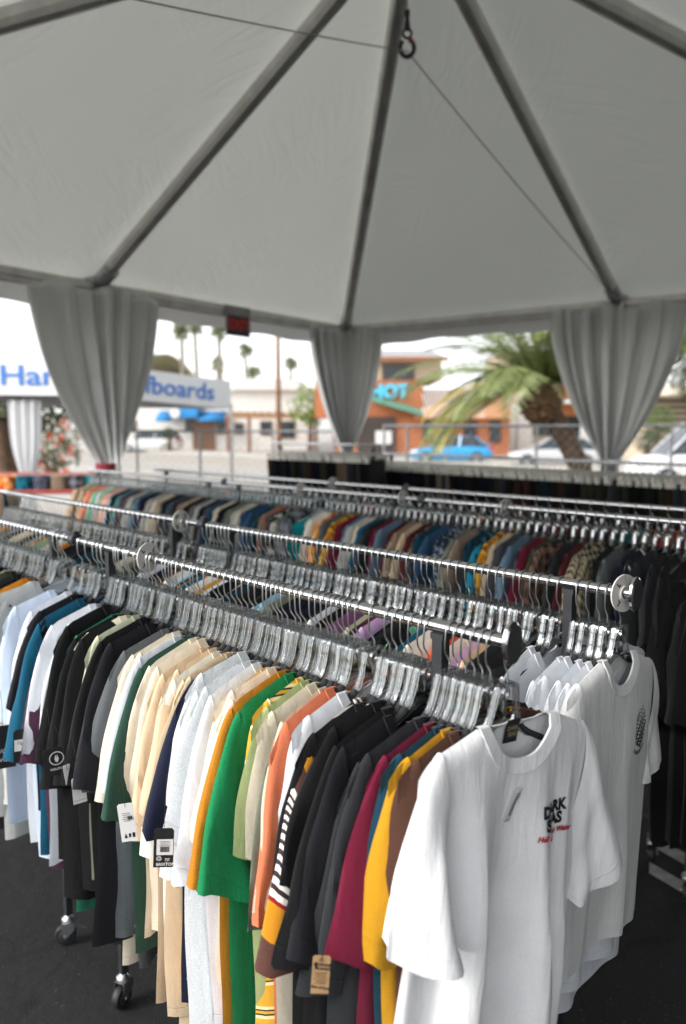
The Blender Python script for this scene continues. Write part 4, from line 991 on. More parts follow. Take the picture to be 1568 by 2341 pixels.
# ------------------------------------------------------------------ size discs on the rails
def disc(label, N, a, txt, r=.043, yaw=0):
    t = thing('size_divider', label, 'size divider', group='round size dividers on the rails'); t.matrix_world = pose(N, a, yaw=yaw)
    g = MB(); nseg = 40; r0 = RR + .0015; z_c = -(r0 - RR) ; vs = []; a0 = PI / 2 + .035
    for k in range(nseg + 1):
        an = a0 + (2 * PI - .07) * k / nseg
        for (rad, y) in ((r0, -.0018), (r, -.0018), (r, .0018), (r0, .0018)): vs.append((rad * math.cos(an), y, rad * math.sin(an) + z_c))
    fs = [(k * 4 + j, k * 4 + (j + 1) % 4, (k + 1) * 4 + (j + 1) % 4, (k + 1) * 4 + j) for k in range(nseg) for j in range(4)]
    g.add(vs, fs); g.lathe((0, 0, z_c), [(r0, -.006), (r0 + .004, -.006), (r0 + .004, .006), (r0, .006)], 24, axis=(0, 1, 0), cap=None); g.build('disc', WHITEPL, t, sharp=30)
    for k in range(4):
        an = PI / 4 + k * PI / 2
        te = link('lettering', text_mesh(txt, .018, INK, .0003, .0006), t)
        te.location = (.029 * math.cos(an), -.0024, .029 * math.sin(an) + z_c); te.rotation_euler = (0, PI / 2 - an, 0)
    return t
disc('white round L size divider on the nearest rail', 1.111, 2.0, 'L', yaw=14)
disc('white round XL size divider on the second rail by the black clamp', 1.649, 2.70, 'XL', yaw=10)
disc('white round L size divider next to the second rail end cap', 1.649, .825, 'L', yaw=-12)
disc('size divider on the third rail above the turquoise pullover', 3.056, 2.78, 'M'); disc('size divider on the third rail next to its bare end', 3.056, 2.13, 'M')
disc('size divider on the third rail left of the corner drape', 3.056, 3.62, 'L'); disc('size divider on the fourth rail under the corner drape', 3.53, 3.85, 'L')

# ------------------------------------------------------------------ fill the rows
rnd = random.Random(21)
def fill(N, items, rowname, endname, V, name, noun, cat, grp, hgrp, yawr=3.6, foam=True, sleeves=True, hang=True, front=True):
    total = {}
    for it in items: total[it[1]] = total.get(it[1], 0) + 1
    seen = {}
    for i, it in enumerate(items):
        a, key = it[0], it[1]; kw = it[2] if len(it) > 2 else {}
        seen[key] = seen.get(key, 0) + 1
        words = PAL[key][0]
        ref = ('the only ' if total[key] == 1 else ordinal(seen[key]) + ' ') + words + ' ' + noun
        lab = ref + ((' from ' + endname) if total[key] > 1 else '') + ', ' + rowname
        if N < 1.2 and a < 1.12: kw = dict(kw); kw.setdefault('tilt', 3 - (a - .8) * 6 + rnd.gauss(0, .4)); kw.setdefault('yaw', rnd.gauss(-2, 2)); kw.setdefault('roll', rnd.gauss(2, .8))
        yaw = kw.get('yaw', rnd.gauss(0, yawr)); roll = kw.get('roll', rnd.gauss(0, 1.3)); tilt = kw.get('tilt', rnd.gauss(0, 1.2))
        M = pose(N, a, yaw=yaw, roll=roll, tilt=tilt)
        Mg = M @ Matrix.Translation((rnd.gauss(0, .006), rnd.gauss(0, .002), 0 if foam else .034)) @ Matrix.Diagonal((1, 1, rnd.uniform(.95, 1.08) if foam else 1, 1))
        garment(name, kw.get('label', lab), cat, key, kw.get('V') or V[rnd.randrange(len(V))], Mg if not kw.get('V') else M, grp, sleeves)
        if hang: hanger('clear hanger under ' + (lab if len(lab.split()) <= 13 else ref + ', ' + rowname), M, hgrp, foam)
R1 = ['brown', 'mustard', 'teal', 'burgundy', 'charcoal', 'charcoal', 'jet', 'black', 'white', 'multistripe', 'white', 'coral', 'khaki', 'beige', 'beige', 'lime', 'yellowstripe', 'green', 'green', 'ochre',
      'cream', 'golden', 'white', 'lightgrey', 'navy', 'tan', 'tan', 'offwhite', 'peach', 'peach', 'cream', 'cream', 'forest', 'white', 'cream', 'washgrey', 'slate', 'jet', 'black', 'black', 'sagelight', 'cream', 'black', 'seagreen', 'olive', 'jet', 'charcoal', 'white', 'purple', 'petrol', 'black', 'iceblue', 'white', 'iceblue']
KN = [(0, .795), (1, .812), (2, .830), (3, .850), (4, .868), (5, .886), (6, .938), (7, .956), (11, 1.129), (19, 1.27), (24, 1.44), (32, 1.65), (42, 2.0), (49, 2.212), (53, 2.43)]
def apos(i):
    for (i0, a0_), (i1, a1_) in zip(KN, KN[1:]):
        if i <= i1: return a0_ + (a1_ - a0_) * (i - i0) / (i1 - i0)
items = []
for i, k in enumerate(R1):
    items.append((apos(i) + (rnd.uniform(-.003, .003) if i > 6 else 0), k))
    if i in (7, 8, 20, 22, 23, 34, 37, 38, 41, 45, 47, 50): items.append((apos(i + .5), {8: 'black', 9: 'white', 20: 'cream', 22: 'lightgrey', 41: 'black', 45: 'black', 50: 'jet'}.get(i, k)))
items = [q for q in items if not 2.212 < q[0] < 2.26 or True]
NARROW = tee(55, L=.74, W=.222, drop=.19, out=.03, cuff=.13, arms=((.02, .19, .12, .01), (.03, .2, .13, 0)))
VM = tee(61, L=.80, W=.226, arms=((.045, .29, .15, -.01), (.06, .28, .15, 0))); VB = tee(64, L=.78, W=.240, arms=((.075, .265, .155, -.012), (.10, .25, .15, 0)))
items[0] = items[0] + (dict(V=NARROW, tilt=2.5, yaw=-3, roll=1),)
iy = [i for i, q in enumerate(items) if q[1] == 'yellowstripe'][0]; items[iy] = items[iy] + (dict(V=NARROW, tilt=1, yaw=2, roll=0),)
for q_, V_ in ((1, VM), (2, VM), (3, VB)): items[q_] = items[q_] + (dict(V=V_, tilt=2.5, yaw=-3, roll=1),)
BIG = [tee(70 + j, L=.76, W=.252, flare=.03, arms=((.045 + .012 * j, .31 - .02 * j, .15, .014 * (j - 1)), (.1, .25, .15, 0))) for j in range(3)]
for j, kk in enumerate(('coral', 'forest', 'navy', 'multistripe', 'green', 'washgrey', 'petrol', 'ochre')):
    ix = [i for i, q in enumerate(items) if q[1] == kk][-1]
    if kk == 'forest': BIG[j % 3] = tee(81, L=.76, W=.268, flare=.03, arms=((.07, .26, .16, -.02), (.1, .25, .15, 0)))
    if kk == 'multistripe': BIG[j % 3] = tee(83, L=.76, W=.270, flare=.03, arms=((.075, .30, .16, -.01), (.1, .25, .15, 0)))
    items[ix] = items[ix][:2] + (dict(V=BIG[j % 3], tilt=1, yaw=rnd.uniform(-2, 3), roll=rnd.uniform(-1, 1)),)
im = [i for i, q in enumerate(items) if q[1] == 'multistripe'][-1]
for i in (im - 1, im - 2, im + 1):
    if items[i][1] == 'white': items[i] = items[i][:2] + (dict(V=NARROW, tilt=1, yaw=0, roll=0),)
fill(1.111, [q if not 2.214 < q[0] < 2.258 else (2.262,) + tuple(q[1:]) for q in items], 'nearest rail', 'the oval cap', TEES, 't_shirt', 'T-shirt', 'T-shirt', 'T-shirts along the nearest rail', 'clear hangers on the nearest rail')
R1b = ['silver', 'silver', 'offwhite', 'tan', 'ochre', 'black', 'black', 'charcoal', 'olive', 'offwhite', 'black', 'navy', 'black', 'sage', 'charcoal', 'black', 'beige', 'black', 'navy', 'black', 'white', 'black']
items = [(2.545, 'silver', dict(yaw=-10, roll=5, tilt=2, V=TEES[3]))] + [(2.59 + .035 * i, k) for i, k in enumerate(R1b[1:])]
items = [q for q in items if not 2.64 < q[0] < 2.68]
fill(1.111, items, 'rack joined behind the nearest', 'its joint', TEES, 't_shirt', 'T-shirt', 'T-shirt', 'T-shirts on the joined rack', 'clear hangers on the joined rack')
R2 = ['white', 'white', 'white', 'white', 'white', 'black', 'charcoal', 'charcoal', 'peach', 'lilac', 'cream', 'iceblue', 'red', 'offwhite', 'petrol', 'mint', 'black', 'charcoal', 'black', 'lilac', 'sagelight', 'burgundy', 'sagelight', 'orchid', 'black', 'white', 'charcoal', 'black', 'navy', 'navy', 'black', 'peach', 'khaki', 'skyblue', 'black', 'olive', 'black', 'jet',
      'charcoal', 'teal', 'black', 'cream', 'black', 'white', 'mustard', 'white', 'ochre', 'petrol', 'charcoal', 'skyblue', 'white', 'offwhite', 'brown']
R2 = [q for i, k in enumerate(R2) for q in ([k, k] if i % 5 == 3 else [k])]
items = []; a = .862
for k in R2:
    if .945 < a < .985: a = .988
    if 2.34 < a < 2.38: a = 2.385
    items.append((a, k)); a += rnd.uniform(.019, .033)
sc2 = (2.52 - .862) / (items[-1][0] - .862)
items = [(.862 + (q[0] - .862) * sc2, q[1]) for q in items if not (.94 < .862 + (q[0] - .862) * sc2 < .98)]
mix = ['black', 'charcoal', 'navy', 'black', 'white', 'olive', 'jet', 'ochre', 'black', 'offwhite', 'beige', 'teal', 'charcoal', 'khaki', 'black', 'silver', 'sage', 'black', 'tan', 'navy']
items += [(2.63 + .043 * i, mix[rnd.randrange(len(mix))]) for i in range(45) if not 2.74 < 2.63 + .043 * i < 2.78 and not 2.68 < 2.63 + .043 * i < 2.72]
items = [q + (dict(V=NARROW, yaw=rnd.gauss(0, 2), tilt=1),) if q[0] < .93 else q for q in items]
fill(1.649, items, 'second rail', 'the oval cap', TEES, 't_shirt', 'T-shirt', 'T-shirt', 'T-shirts along the second rail', 'clear hangers on the second rail')
R3 = ['black', 'jet', 'charcoal', 'bandstripe', 'navy', 'washgrey', 'black', 'creamplaid', 'creamplaid', 'maroon', 'charcoal', 'redplaid', 'olive', 'burgundy', 'slate', 'steel', 'slate', 'tan', 'goldfloral', 'aqua', 'teal', 'taupe', 'khaki', 'bluefloral', 'bluefloral', 'denim', 'teal', 'redplaid', 'maroon', 'tan', 'taupe', 'maroon', 'steel', 'burgundy', 'charcoal', 'petrol', 'beige', 'silver', 'steel', 'burgundy', 'goldfloral', 'greenfloral', 'washgrey', 'orangefloral', 'offwhite', 'lightgrey',
      'turq', 'turq', 'greyplaid', 'greyplaid', 'khaki', 'monofloral', 'slate', 'red', 'taupe', 'teal', 'denim', 'teal', 'denim', 'beige', 'silver', 'khaki', 'slate', 'black', 'beige', 'teal', 'denim', 'slate', 'black', 'silver', 'washgrey', 'brown', 'jet', 'beige', 'taupe', 'charcoal', 'slate', 'denim', 'teal', 'navy', 'taupe', 'beige', 'denim', 'silver', 'redplaid', 'navy', 'denim', 'steel', 'washgrey', 'silver', 'taupe', 'slate', 'maroon', 'steel', 'seagreen', 'navy', 'skyblue', 'salmon', 'silver', 'salmon', 'mint', 'lightgrey', 'mint', 'peach', 'salmon', 'salmon', 'taupe', 'black', 'tan', 'brown', 'peach', 'golden', 'black']
a = 1.30; items = []
for k in R3:
    kw = {}
    if k == 'turq': kw = dict(yaw=-30, V=TEES[2]) if R3[R3.index(k)] and not any(q[1] == 'turq' for q in items) else dict(yaw=-18, V=TEES[2])
    items.append((a, k, kw)); a += .0535 if k == 'turq' else .047
sc3 = (6.42 - 1.30) / (items[-1][0] - 1.30)
fill(3.056, [(1.30 + (q[0] - 1.30) * sc3, q[1], q[2]) for q in items], 'third rail', 'its bare end', SHIRTS, 'collared_shirt', 'shirt', 'shirt', 'shirts along the third rail', 'clear hangers on the third rail', foam=False)
R4 = ['black', 'black', 'jet', 'charcoal', 'black', 'maroon', 'greyplaid', 'black', 'navy', 'black', 'teal', 'denim', 'burgundy', 'red', 'charcoal', 'olive', 'maroon', 'turq', 'taupe', 'brown', 'steel', 'mint', 'burgundy', 'orangefloral', 'charcoal']
items = [(.55 + .078 * i, R4[i] if i < 14 else R4[5 + rnd.randrange(20)]) for i in range(72)]
fill(3.53, items, 'fourth rail', 'its out of frame end', SHIRTS, 'collared_shirt', 'shirt', 'shirt', 'shirts along the fourth rail', '', foam=False, hang=False)
g = MB(); m_ = HF; vs0 = [v.co.copy() for v in HFS.vertices]; fs0 = [tuple(p.vertices) for p in HFS.polygons]; hv = [v.co.copy() for v in HHS.vertices]; hf_ = [tuple(p.vertices) for p in HHS.polygons]
gh = MB()
for q in items:
    M = pose(3.53, q[0], yaw=rnd.gauss(0, 5)); g.add([M @ v for v in vs0], fs0); gh.add([M @ v for v in hv], hf_)
o = g.build('far_hangers', CLEAR, None, sharp=30); struct(o, 'stuff'); o['label'] = 'clear plastic hangers massed along the fourth rail'
h_ = gh.build('hooks', WIRE, o)

# black padded jackets at the dark end of the third row
for i in range(9):
    a = .86 + .05 * i
    V = SHIRTS[i % 5]; M = pose(3.056, a, z=RZ, yaw=rnd.gauss(0, 4)); M2 = M @ Matrix.Diagonal((1.12, 1.5, 1.45, 1))
    t = thing('padded_jacket', ordinal(i + 1) + ' black padded jacket from the bare end of the third rail', 'jacket', group='black jackets at the end of the third rail'); t.matrix_world = M2
    link('body', V['body'], t, cloth('black'))
    for s_ in V['sleeves']: link('sleeve', s_, t, cloth('black'))
    link('collar', V['collar'], t, cloth('jet'))
    hanger('clear hanger under the ' + ordinal(i + 1) + ' black padded jacket from the bare rail end', M, 'clear hangers under black jackets', False)
# ------------------------------------------------------------------ the white logo shirt at the end of the nearest rail
HER = tee(777, L=.84, W=.235, t=.020, fold=.0035, out=.125, drop=.30, cuff=.17, nx=.104, band=.022, fdepth=.085, NX=26, NZ=90, NR=36, flare=.05, arms=((.055, .262, .165, -.03), (.10, .265, .15, .0)),
          sharpfold=[(.055, .05, -.048, .042), (-.10, -.02, -.046, .05), (-.03, .03, .026, .045), (.14, .02, -.034, .036), (-.17, .0, .03, .036)])
HG = pose(1.111, .77, yaw=-6, roll=5, tilt=3); HM = HG @ Matrix.Translation((.038, -.020, .012))
hero = thing('t_shirt', 'white T-shirt with black and red chest lettering facing out by the oval cap', 'T-shirt', group='T-shirts along the nearest rail'); hero.matrix_world = HM
wm = fabric('crisp_white', 'E6E6E6', None, .05, .7)
for nm, me in (('body', HER['body']), ('sleeve', HER['sleeves'][0]), ('sleeve', HER['sleeves'][1]), ('collar', HER['collar'])): link(nm, me, hero, wm)
hanger('clear hanger holding the white lettered T-shirt by the oval cap', HG @ Matrix.Translation((.02, 0, 0)) @ Matrix.Diagonal((.86, 1, 1, 1)) , 'clear hangers on the nearest rail')
def wrap(me, fy, cx, cz, off=.0016):
    for v in me.vertices:
        x, y, z = v.co; v.co = (x + cx, fy(x + cx, z + cz) - off, z + cz)
    return me
fy = lambda x, z: HER['y'](x, z, True)
for txt, cz in (('DARK', -.318), ('SEAS', -.3415)):
    link('print', wrap(text_mesh(txt, .028, INK, 0, .0016, spacing=1.02), fy, .088, cz, .0026), hero)
link('print', wrap(text_mesh('Hell & High Water', .0132, REDINK, 0, .0006, shear=.35), fy, .088, -.362, .0042), hero)
g = MB(); g.grid(8, 8, lambda u, v: Vector(((u - .5) * .036, HER['y']((u - .5) * .036, -.152 - v * .045, False) - .004, -.152 - v * .045)))
lb = g.build('neck_label', BLACKCARD, hero); lb.modifiers.new('t', 'SOLIDIFY').thickness = .0008
tx = text_mesh('DARK\nSEAS', .011, mat('gold_thread', (.35, .28, .16), .6), 0, .0002); tx = link('lettering', tx, lb); tx.location = (0, HER['y'](0, -.17, False) - .0065, -.175)
g = MB(); g.grid(6, 10, lambda u, v: Vector((-.012 + (u - .5) * .014 - .012 * v, fy(-.012 - .012 * v, -.262 - .062 * v) - .004 - .008 * (1 - v) ** 2, -.262 - .062 * v)))
st = g.build('size_sticker', mat('frosted_film', (.62, .62, .60), .25, 0, .03), hero); st.modifiers.new('t', 'SOLIDIFY').thickness = .0006
g = MB()
for k in range(9): g.box((-.013 - .012 * k / 12 - .0, fy(-.012 - .012 * k / 10, -.27 - .0045 * k) - .0065 - .006 * (1 - k / 10) ** 2, -.272 - .0048 * k), (.006, .0006, .0016))
g.build('sticker_print', INK, st, smooth=False)

# ------------------------------------------------------------------ the white printed shirt at the end of the second rail
H2 = tee(909, L=.68, W=.225, t=.020, fold=.005, out=.05, drop=.25, cuff=.14, nx=.082, band=.020, fdepth=.084, NX=18, NZ=60, NR=28, flare=.035, sharpfold=[(.02, .03, -.014, .05), (-.12, 0, -.012, .05)])
M2 = pose(1.659, .832, yaw=2, roll=3, tilt=2)
s2 = thing('t_shirt', 'white T-shirt with small black wave print facing out under the L disc', 'T-shirt', group='T-shirts along the second rail'); s2.matrix_world = M2
for nm, me in (('body', H2['body']), ('sleeve', H2['sleeves'][0]), ('sleeve', H2['sleeves'][1]), ('collar', H2['collar'])): link(nm, me, s2, fabric('greywhite', 'E2E2E0', None, .05, .62))
hanger('clear hanger holding the white wave print T-shirt under the L disc', M2, 'clear hangers on the second rail')
fy2 = lambda x, z: H2['y'](x, z, True)
g = MB(); cx, cz = .095, -.33
for k in range(14):
    zc = .046 - k * .0068; hw = .034 * math.sqrt(max(0, 1 - (zc / .052) ** 2)); th = .0006 + .0022 * (k / 13)
    def bf(u, v, zc=zc, hw=hw, th=th, k=k): x = (u - .5) * 2 * hw; return Vector((x, 0, zc + .0035 * math.sin(x * 150 + k * 1.3) + .0022 * math.sin(x * 420 + k * 2.1) + (v - .5) * 2 * th * (1 + .6 * math.sin(x * 300 + k))))
    g.grid(26, 2, bf)
link('print', wrap(g.mesh('print', INK), fy2, cx, cz), s2)
tm = text_mesh('CALIFORNIA', .0125, INK, 0, .0005)
for v in tm.vertices: v.co.z += .012 * (v.co.x / .035) ** 2 - .062
link('print', wrap(tm, fy2, cx, cz), s2)

# ------------------------------------------------------------------ swing tags
def atN(x, y, N):
    v = (y - 1170.5) / 1780; u = (x - 784) / 1780; c_, s_ = math.cos(PITCH), math.sin(PITCH); F = c_ - v * s_
    return at(x, y, N / (ND.x * u / F + ND.y))
def swing(label, x, y, N, wpx, hpx, m_, rz=0, roll=0, deco=(), string=.10, strx=0):
    p = atN(x, y, N); s_ = p.y / 1780 / math.cos(math.atan2(p.x, p.y)); w_, h_ = wpx * s_, hpx * s_
    t = thing('swing_tag', label, 'price tag', p, -math.atan2(p.x, p.y) + R(rz), 'card swing tags on the nearest shirts'); t.rotation_euler.y = R(roll)
    g = MB(); c_ = min(w_, h_) * .12
    g.prism([(-w_ / 2, -h_ / 2), (w_ / 2, -h_ / 2), (w_ / 2, h_ / 2 - c_), (w_ / 2 - c_, h_ / 2), (-w_ / 2 + c_, h_ / 2), (-w_ / 2, h_ / 2 - c_)], -.0005, .0005); g.build('card', m_, t, smooth=False)
    g = MB(); g.tube([(0, -.001, h_ / 2 - .008), (strx * .5, .004, h_ / 2 + string * .5), (strx, .03, h_ / 2 + string)], .0006, 5); g.build('string', INK, t)
    for d in deco:
        if d[0] == 'box':
            g = MB(); g.box((d[1] * w_, -.0009, d[2] * h_), (d[3] * w_, .0006, d[4] * h_)); g.build('label_patch', d[5], t, smooth=False)
        elif d[0] == 'text':
            te = link('lettering', text_mesh(d[1], d[4] * h_, d[5], 0, 0.0002), t); te.location = (d[2] * w_, -.0016, d[3] * h_)
            if len(d) > 6: te.rotation_euler.y = R(d[6])
        elif d[0] == 'bars':
            g = MB(); r_ = random.Random(5); xx = d[1] - d[3] / 2
            while xx < d[1] + d[3] / 2:
                bw = r_.choice((.008, .012, .02)); g.box((xx * w_, -.0016, d[2] * h_), (bw * w_, .0004, d[4] * h_)); xx += bw + r_.choice((.01, .016))
            g.build('barcode', INK, t, smooth=False)
        elif d[0] == 'ring':
            g = MB(); g.lathe((d[1] * w_, -.0012, d[2] * h_), [(d[3] * w_, -.0003), (d[3] * w_ * 1.13, -.0003), (d[3] * w_ * 1.13, .0003), (d[3] * w_, .0003)], 32, axis=(0, 1, 0), cap=None); g.build('emblem_ring', d[4], t, smooth=False)
        elif d[0] == 'lines':
            g = MB(); r_ = random.Random(9)
            for k in range(d[5]): g.box((d[1] * w_, -.0014, (d[2] - k * d[4]) * h_), (d[3] * w_ * r_.uniform(.7, 1), .0004, .008 * h_)); 
            g.build('fine_print', d[6], t, smooth=False)
        elif d[0] == 'poly':
            g = MB(); g.prism([(px * w_, pz * h_) for px, pz in d[1]], -.0014, -.0009); g.build('emblem', d[2], t, smooth=False)
    return t
WI = WHITECARD
swing('black tag with white VOLCOM lettering and ring emblem', 124, 1742, .78, 46, 64, BLACKCARD, 6, -4, [('ring', .12, .12, .30, WI), ('poly', [(.02, .1), (.09, .26), (.14, .02), (.08, -.03)], WI), ('poly', [(.22, .1), (.15, .26), (.10, .02), (.16, -.03)], WI), ('text', 'VOLCOM', .1, -.26, .11, WI)])
swing('black tag with RVCA lettering hanging at the picture edge', 6, 1708, .80, 54, 96, BLACKCARD, 8, 2, [('text', 'RVCA', -.02, -.10, .13, WI), ('text', 'RVCA', .02, -.30, .13, WI), ('text', 'RVCA', .3, .12, .09, WI, 50)])
swing('black tag with a white barcode label beside the pale blue shirt', 54, 1704, .80, 42, 74, BLACKCARD, 4, 2, [('box', 0, .02, .9, .34, WI), ('bars', .12, .05, .5, .09), ('lines', -.2, .14, .3, .035, 3, INK), ('text', '$25', .0, -.08, .10, mat('pen_red', (.45, .12, .10), .7))])
swing('black swing tag with white barcode label and BRIXTON lettering', 374, 1938, .76, 46, 96, BLACKCARD, -6, 3, [('box', .06, .02, .82, .40, WI), ('bars', .06, -.03, .44, .14), ('lines', .06, .17, .6, .035, 4, INK), ('text', 'BRIXTON', .12, -.42, .105, WI), ('text', '\u2672', -.22, -.27, .16, WI), ('lines', .2, -.27, .3, .03, 3, WI)])
swing('tall white tag with small black recycling icons', 291, 1880, .77, 36, 92, WHITECARD, -10, -6, [('lines', .0, .25, .6, .05, 5, INK), ('bars', .22, .12, .3, .10), ('poly', [(-.30, -.40), (-.2, -.28), (-.1, -.40)], INK), ('box', .05, -.34, .12, .10, INK), ('box', .3, -.34, .16, .12, INK)])
swing('plain pale grey tag beneath the black T-shirt hem', 181, 1806, .78, 30, 62, mat('pale_grey_card', (.60, .57, .58), .6), 12, -3, [('box', 0, -.38, .9, .01, INK)])
swing('narrow white tag with red pencil marks next to the teal shirt', 155, 1770, .79, 16, 46, WHITECARD, 20, -8, [('lines', 0, .3, .5, .05, 2, INK), ('lines', 0, -.1, .4, .05, 2, REDINK)])
swing('brown kraft tag with black CHANNEL ISLANDS stamp and handwriting', 733, 2228, .76, 44, 100, KRAFT, 2, 4, [('ring', -.02, .40, .10, INK), ('text', 'CHANNEL\nISLANDS', .10, .22, .105, INK, 6), ('poly', [(-.40, .26), (-.34, .34), (-.26, .30), (-.22, .20), (-.32, .16)], INK), ('lines', .0, .06, .8, .055, 6, INK), ('text', 'Brit of Surf', .02, -.33, .10, INK, 8)], .09)
swing('black oblong tag hanging beside the brown kraft tag', 700, 2150, .80, 20, 110, BLACKCARD, 40, 4, [('ring', 0, -.3, .3, mat('grey_print', (.4, .4, .4), .6))])

# ------------------------------------------------------------------ trousers on the far racks
def trouser(seed, L=.92):
    r_ = random.Random(seed); g = MB(); ph = [r_.uniform(0, 6) for _ in range(4)]
    for sg in (-1, 1):
        g.grid(14, 16, lambda u, v, sg=sg: Vector(((u - .5) * (.34 - .10 * v), sg * (.016 * (1 - abs(2 * u - 1) ** 3) ** .5) + .014 * v * math.sin(u * 9 + ph[0]) + .008 * math.sin(u * 21 + ph[1]) * v, -.15 - v * L - .01 * math.sin(u * 3 + ph[2]))), lambda u, v: (u * .3, .1 + (1 - v) * L), flip=sg > 0)
    leg = g.mesh('trouser_legs', cloth('black'), sharp=80)
    g = MB(); g.grid(14, 3, lambda u, v: Vector(((u - .5) * .345, -.019 * (1 - abs(2 * u - 1) ** 3) ** .5, -.145 - .035 * v))); g.grid(14, 3, lambda u, v: Vector(((u - .5) * .345, .019 * (1 - abs(2 * u - 1) ** 3) ** .5, -.145 - .035 * v)), flip=True)
    band = g.mesh('waistband', cloth('black'), sharp=80); return leg, band
TR = [trouser(s) for s in range(4)]
PALEPL = mat('pale_clip_plastic', (.62, .60, .54), .3, 0, .12, 30)
g = MB(); g.sweep_xz([(-.19, -.128), (-.18, -.104), (-.10, -.096), (-.03, -.082), (0, -.075), (.03, -.082), (.10, -.096), (.18, -.104), (.19, -.128)], [(.007, -.008), (.007, .008), (-.007, .008), (-.007, -.008)])
for x in (-.15, .15): g.box((x, 0, -.138), (.035, .034, .05))
CLIPH = g.mesh('clip_frame', PALEPL, sharp=30)
def prow(p0, p1, z, label, grp, n, where, keys, capz=True):
    p0, p1 = Vector((p0[0], p0[1], 0)), Vector((p1[0], p1[1], 0)); d = (p1 - p0); L_ = d.length; d.normalize(); an = math.atan2(d.y, d.x) - PI / 2
    t = thing('garment_rack', label, 'clothes rack', p0, an, 'rolling garment racks')
    g = MB(); g.tube([(0, 0, z), (0, L_, z)], RR, 14); g.build('rail', CHROME, t)
    for y in (.12, L_ - .12):
        g = MB(); g.box((0, y, (z + .1) / 2 - .01), (.03, .03, z - .12)); g.box((0, y, .11), (.5, .03, .03)); g.build('post', POST, t, smooth=False)
        caster(t, .22, y); caster(t, -.22, y)
    tot = {}; ks = [keys[rnd.randrange(len(keys))] for _ in range(n)]
    for k in ks: tot[k] = tot.get(k, 0) + 1
    seen = {}
    for i, k in enumerate(ks):
        y = .06 + (L_ - .12) * (i + .5) / n; seen[k] = seen.get(k, 0) + 1
        M = Matrix.Translation(p0 + d * y + Vector((0, 0, z))) @ Matrix.Rotation(an + R(rnd.gauss(0, 5)), 4, 'Z')
        ref = (ordinal(seen[k]) if tot[k] > 1 else 'only') + ' ' + PAL[k][0] + ' trousers from the far end, ' + where
        tt = thing('trousers', ref, 'trousers', group=grp); tt.matrix_world = M; lg, bd = TR[i % 4]
        link('legs', lg, tt, cloth(k)); link('waistband', bd, tt, cloth(k))
        h_ = thing('clip_hanger', 'pale clip hanger of ' + ref, 'hanger', group='pale clip hangers'); h_.matrix_world = M; link('clip_frame', CLIPH, h_); link('hook', HH, h_)
    return t
DK = ['black', 'charcoal', 'jet', 'navy', 'brown', 'olive', 'slate', 'teal', 'black', 'taupe', 'jet']
prow((-.74, 8.2), (.37, 7.2), 1.74, 'tall rack of dark trousers in front of the corner drape', 'dark trousers on the tall rack', 30, 'tall rack', DK)
prow((.42, 8.1), (2.55, 5.45), 1.635, 'long rack of dark trousers below the blue car', 'dark trousers on the long rack', 58, 'long rack', DK)

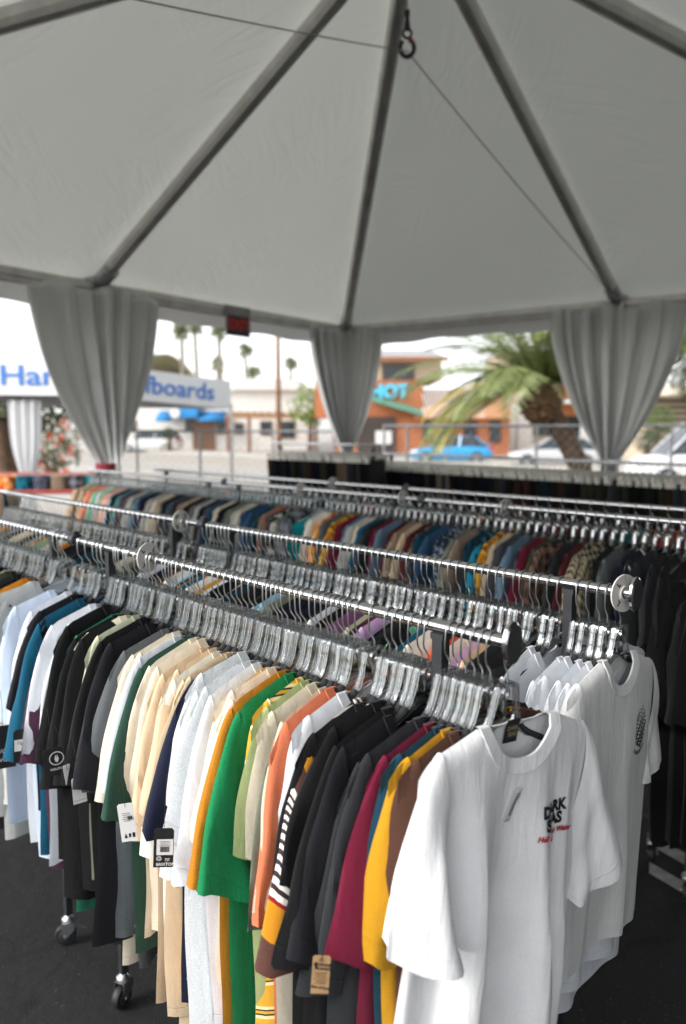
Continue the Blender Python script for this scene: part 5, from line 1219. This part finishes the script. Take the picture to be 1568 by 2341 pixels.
# ------------------------------------------------------------------ folded print shirts on a table beyond the rails
tp_ = at(78, 1090, 8.6); tb = thing('display_table', 'folding table with a red edged cloth top beyond the rails', 'table', (tp_.x, tp_.y, 0), R(8))
tz = at(78, 1118, 8.6).z
g = MB(); g.box((0, 0, tz - .015), (1.9, .7, .03)); g.build('table_top', mat('red_cloth', (.45, .07, .06), .8), tb, smooth=False)
for sx in (-.85, .85):
    for sy in (-.28, .28):
        g = MB(); g.bar((sx, sy, 0), (sx, sy, tz - .03), .035, .035, up=(1, 0, 0)); g.build('leg', POST, tb, smooth=False)
FK = ['greenfloral', 'monofloral', 'blackcheck', 'orangefloral', 'aqua', 'bluefloral', 'creamplaid', 'greyplaid', 'turq', 'redplaid']
for i in range(10):
    g = MB(); k = FK[i]; lx = (i - 4.5) * .185
    def ff(u, v): 
        a = u * 2 * PI; ca, sa = math.cos(a), math.sin(a); r_ = max(abs(ca), abs(sa)); q = (1 / r_) ** .8
        return Vector((ca * .085 * q * (1 - .06 * (v > .5)), sa * .13 * q, .0 + .15 * v + .006 * math.sin(a * 3 + v * 30)))
    g.grid(28, 12, ff); g.add([ff(j / 27, 1) for j in range(28)], [tuple(range(28))])
    t = thing('folded_shirts', PAL[k][0] + ' folded shirt pile on the red edged table', 'folded shirts', group='folded print shirts'); t.location = Vector((tp_.x, tp_.y, tz)) + Matrix.Rotation(R(8), 3, 'Z') @ Vector((lx, 0, 0)); t.rotation_euler.z = R(8)
    g.build('cloth', cloth(k), t, sharp=60)
pt = thing('red_barrier', 'red topped low barrier behind the folded shirts', 'barrier', tuple(at(75, 1085, 9.6).xy) + (0,))
zt_ = at(75, 1080, 9.6).z
g = MB(); g.box((0, 0, zt_ - .03), (1.9, .06, .06)); g.build('rail', mat('faded_red_paint', (.55, .16, .14), .6), pt, smooth=False)
for x in (-.85, .85):
    g = MB(); g.bar((x, 0, 0), (x, 0, zt_ - .06), .05, .05, up=(1, 0, 0)); g.build('leg', STEEL, pt, smooth=False)

# chrome base strut at the dark edge
p0 = gp(1500, 1985); bs = thing('base_stand', 'dark rack base with a slanting chrome strut over the parking lines', 'stand', p0 + Vector((0, .05, 0)))
q0 = at(1502, 1870, p0.y + .08) - bs.location; q1 = at(1600, 1762, p0.y + .10) - bs.location
g = MB(); g.tube([q0, q1], .012, 10); g.build('strut', CHROME, bs)
g = MB(); g.box((0, 0, (.10 + .5) / 2), (.03, .03, .40)); g.box((q0.x / 2, q0.y / 2, q0.z), (abs(q0.x) + .06, .05, .03)); g.build('upright', POST, bs, smooth=False)
g = MB(); g.bar((0, 0, .48), (q1.x, q1.y, .48), .03, .03); g.bar((q1.x, q1.y, 0), (q1.x, q1.y, q1.z + .3), .03, .03, up=(1, 0, 0)); g.build('frame', POST, bs, smooth=False)
caster(bs, 0, 0, False, R(60))
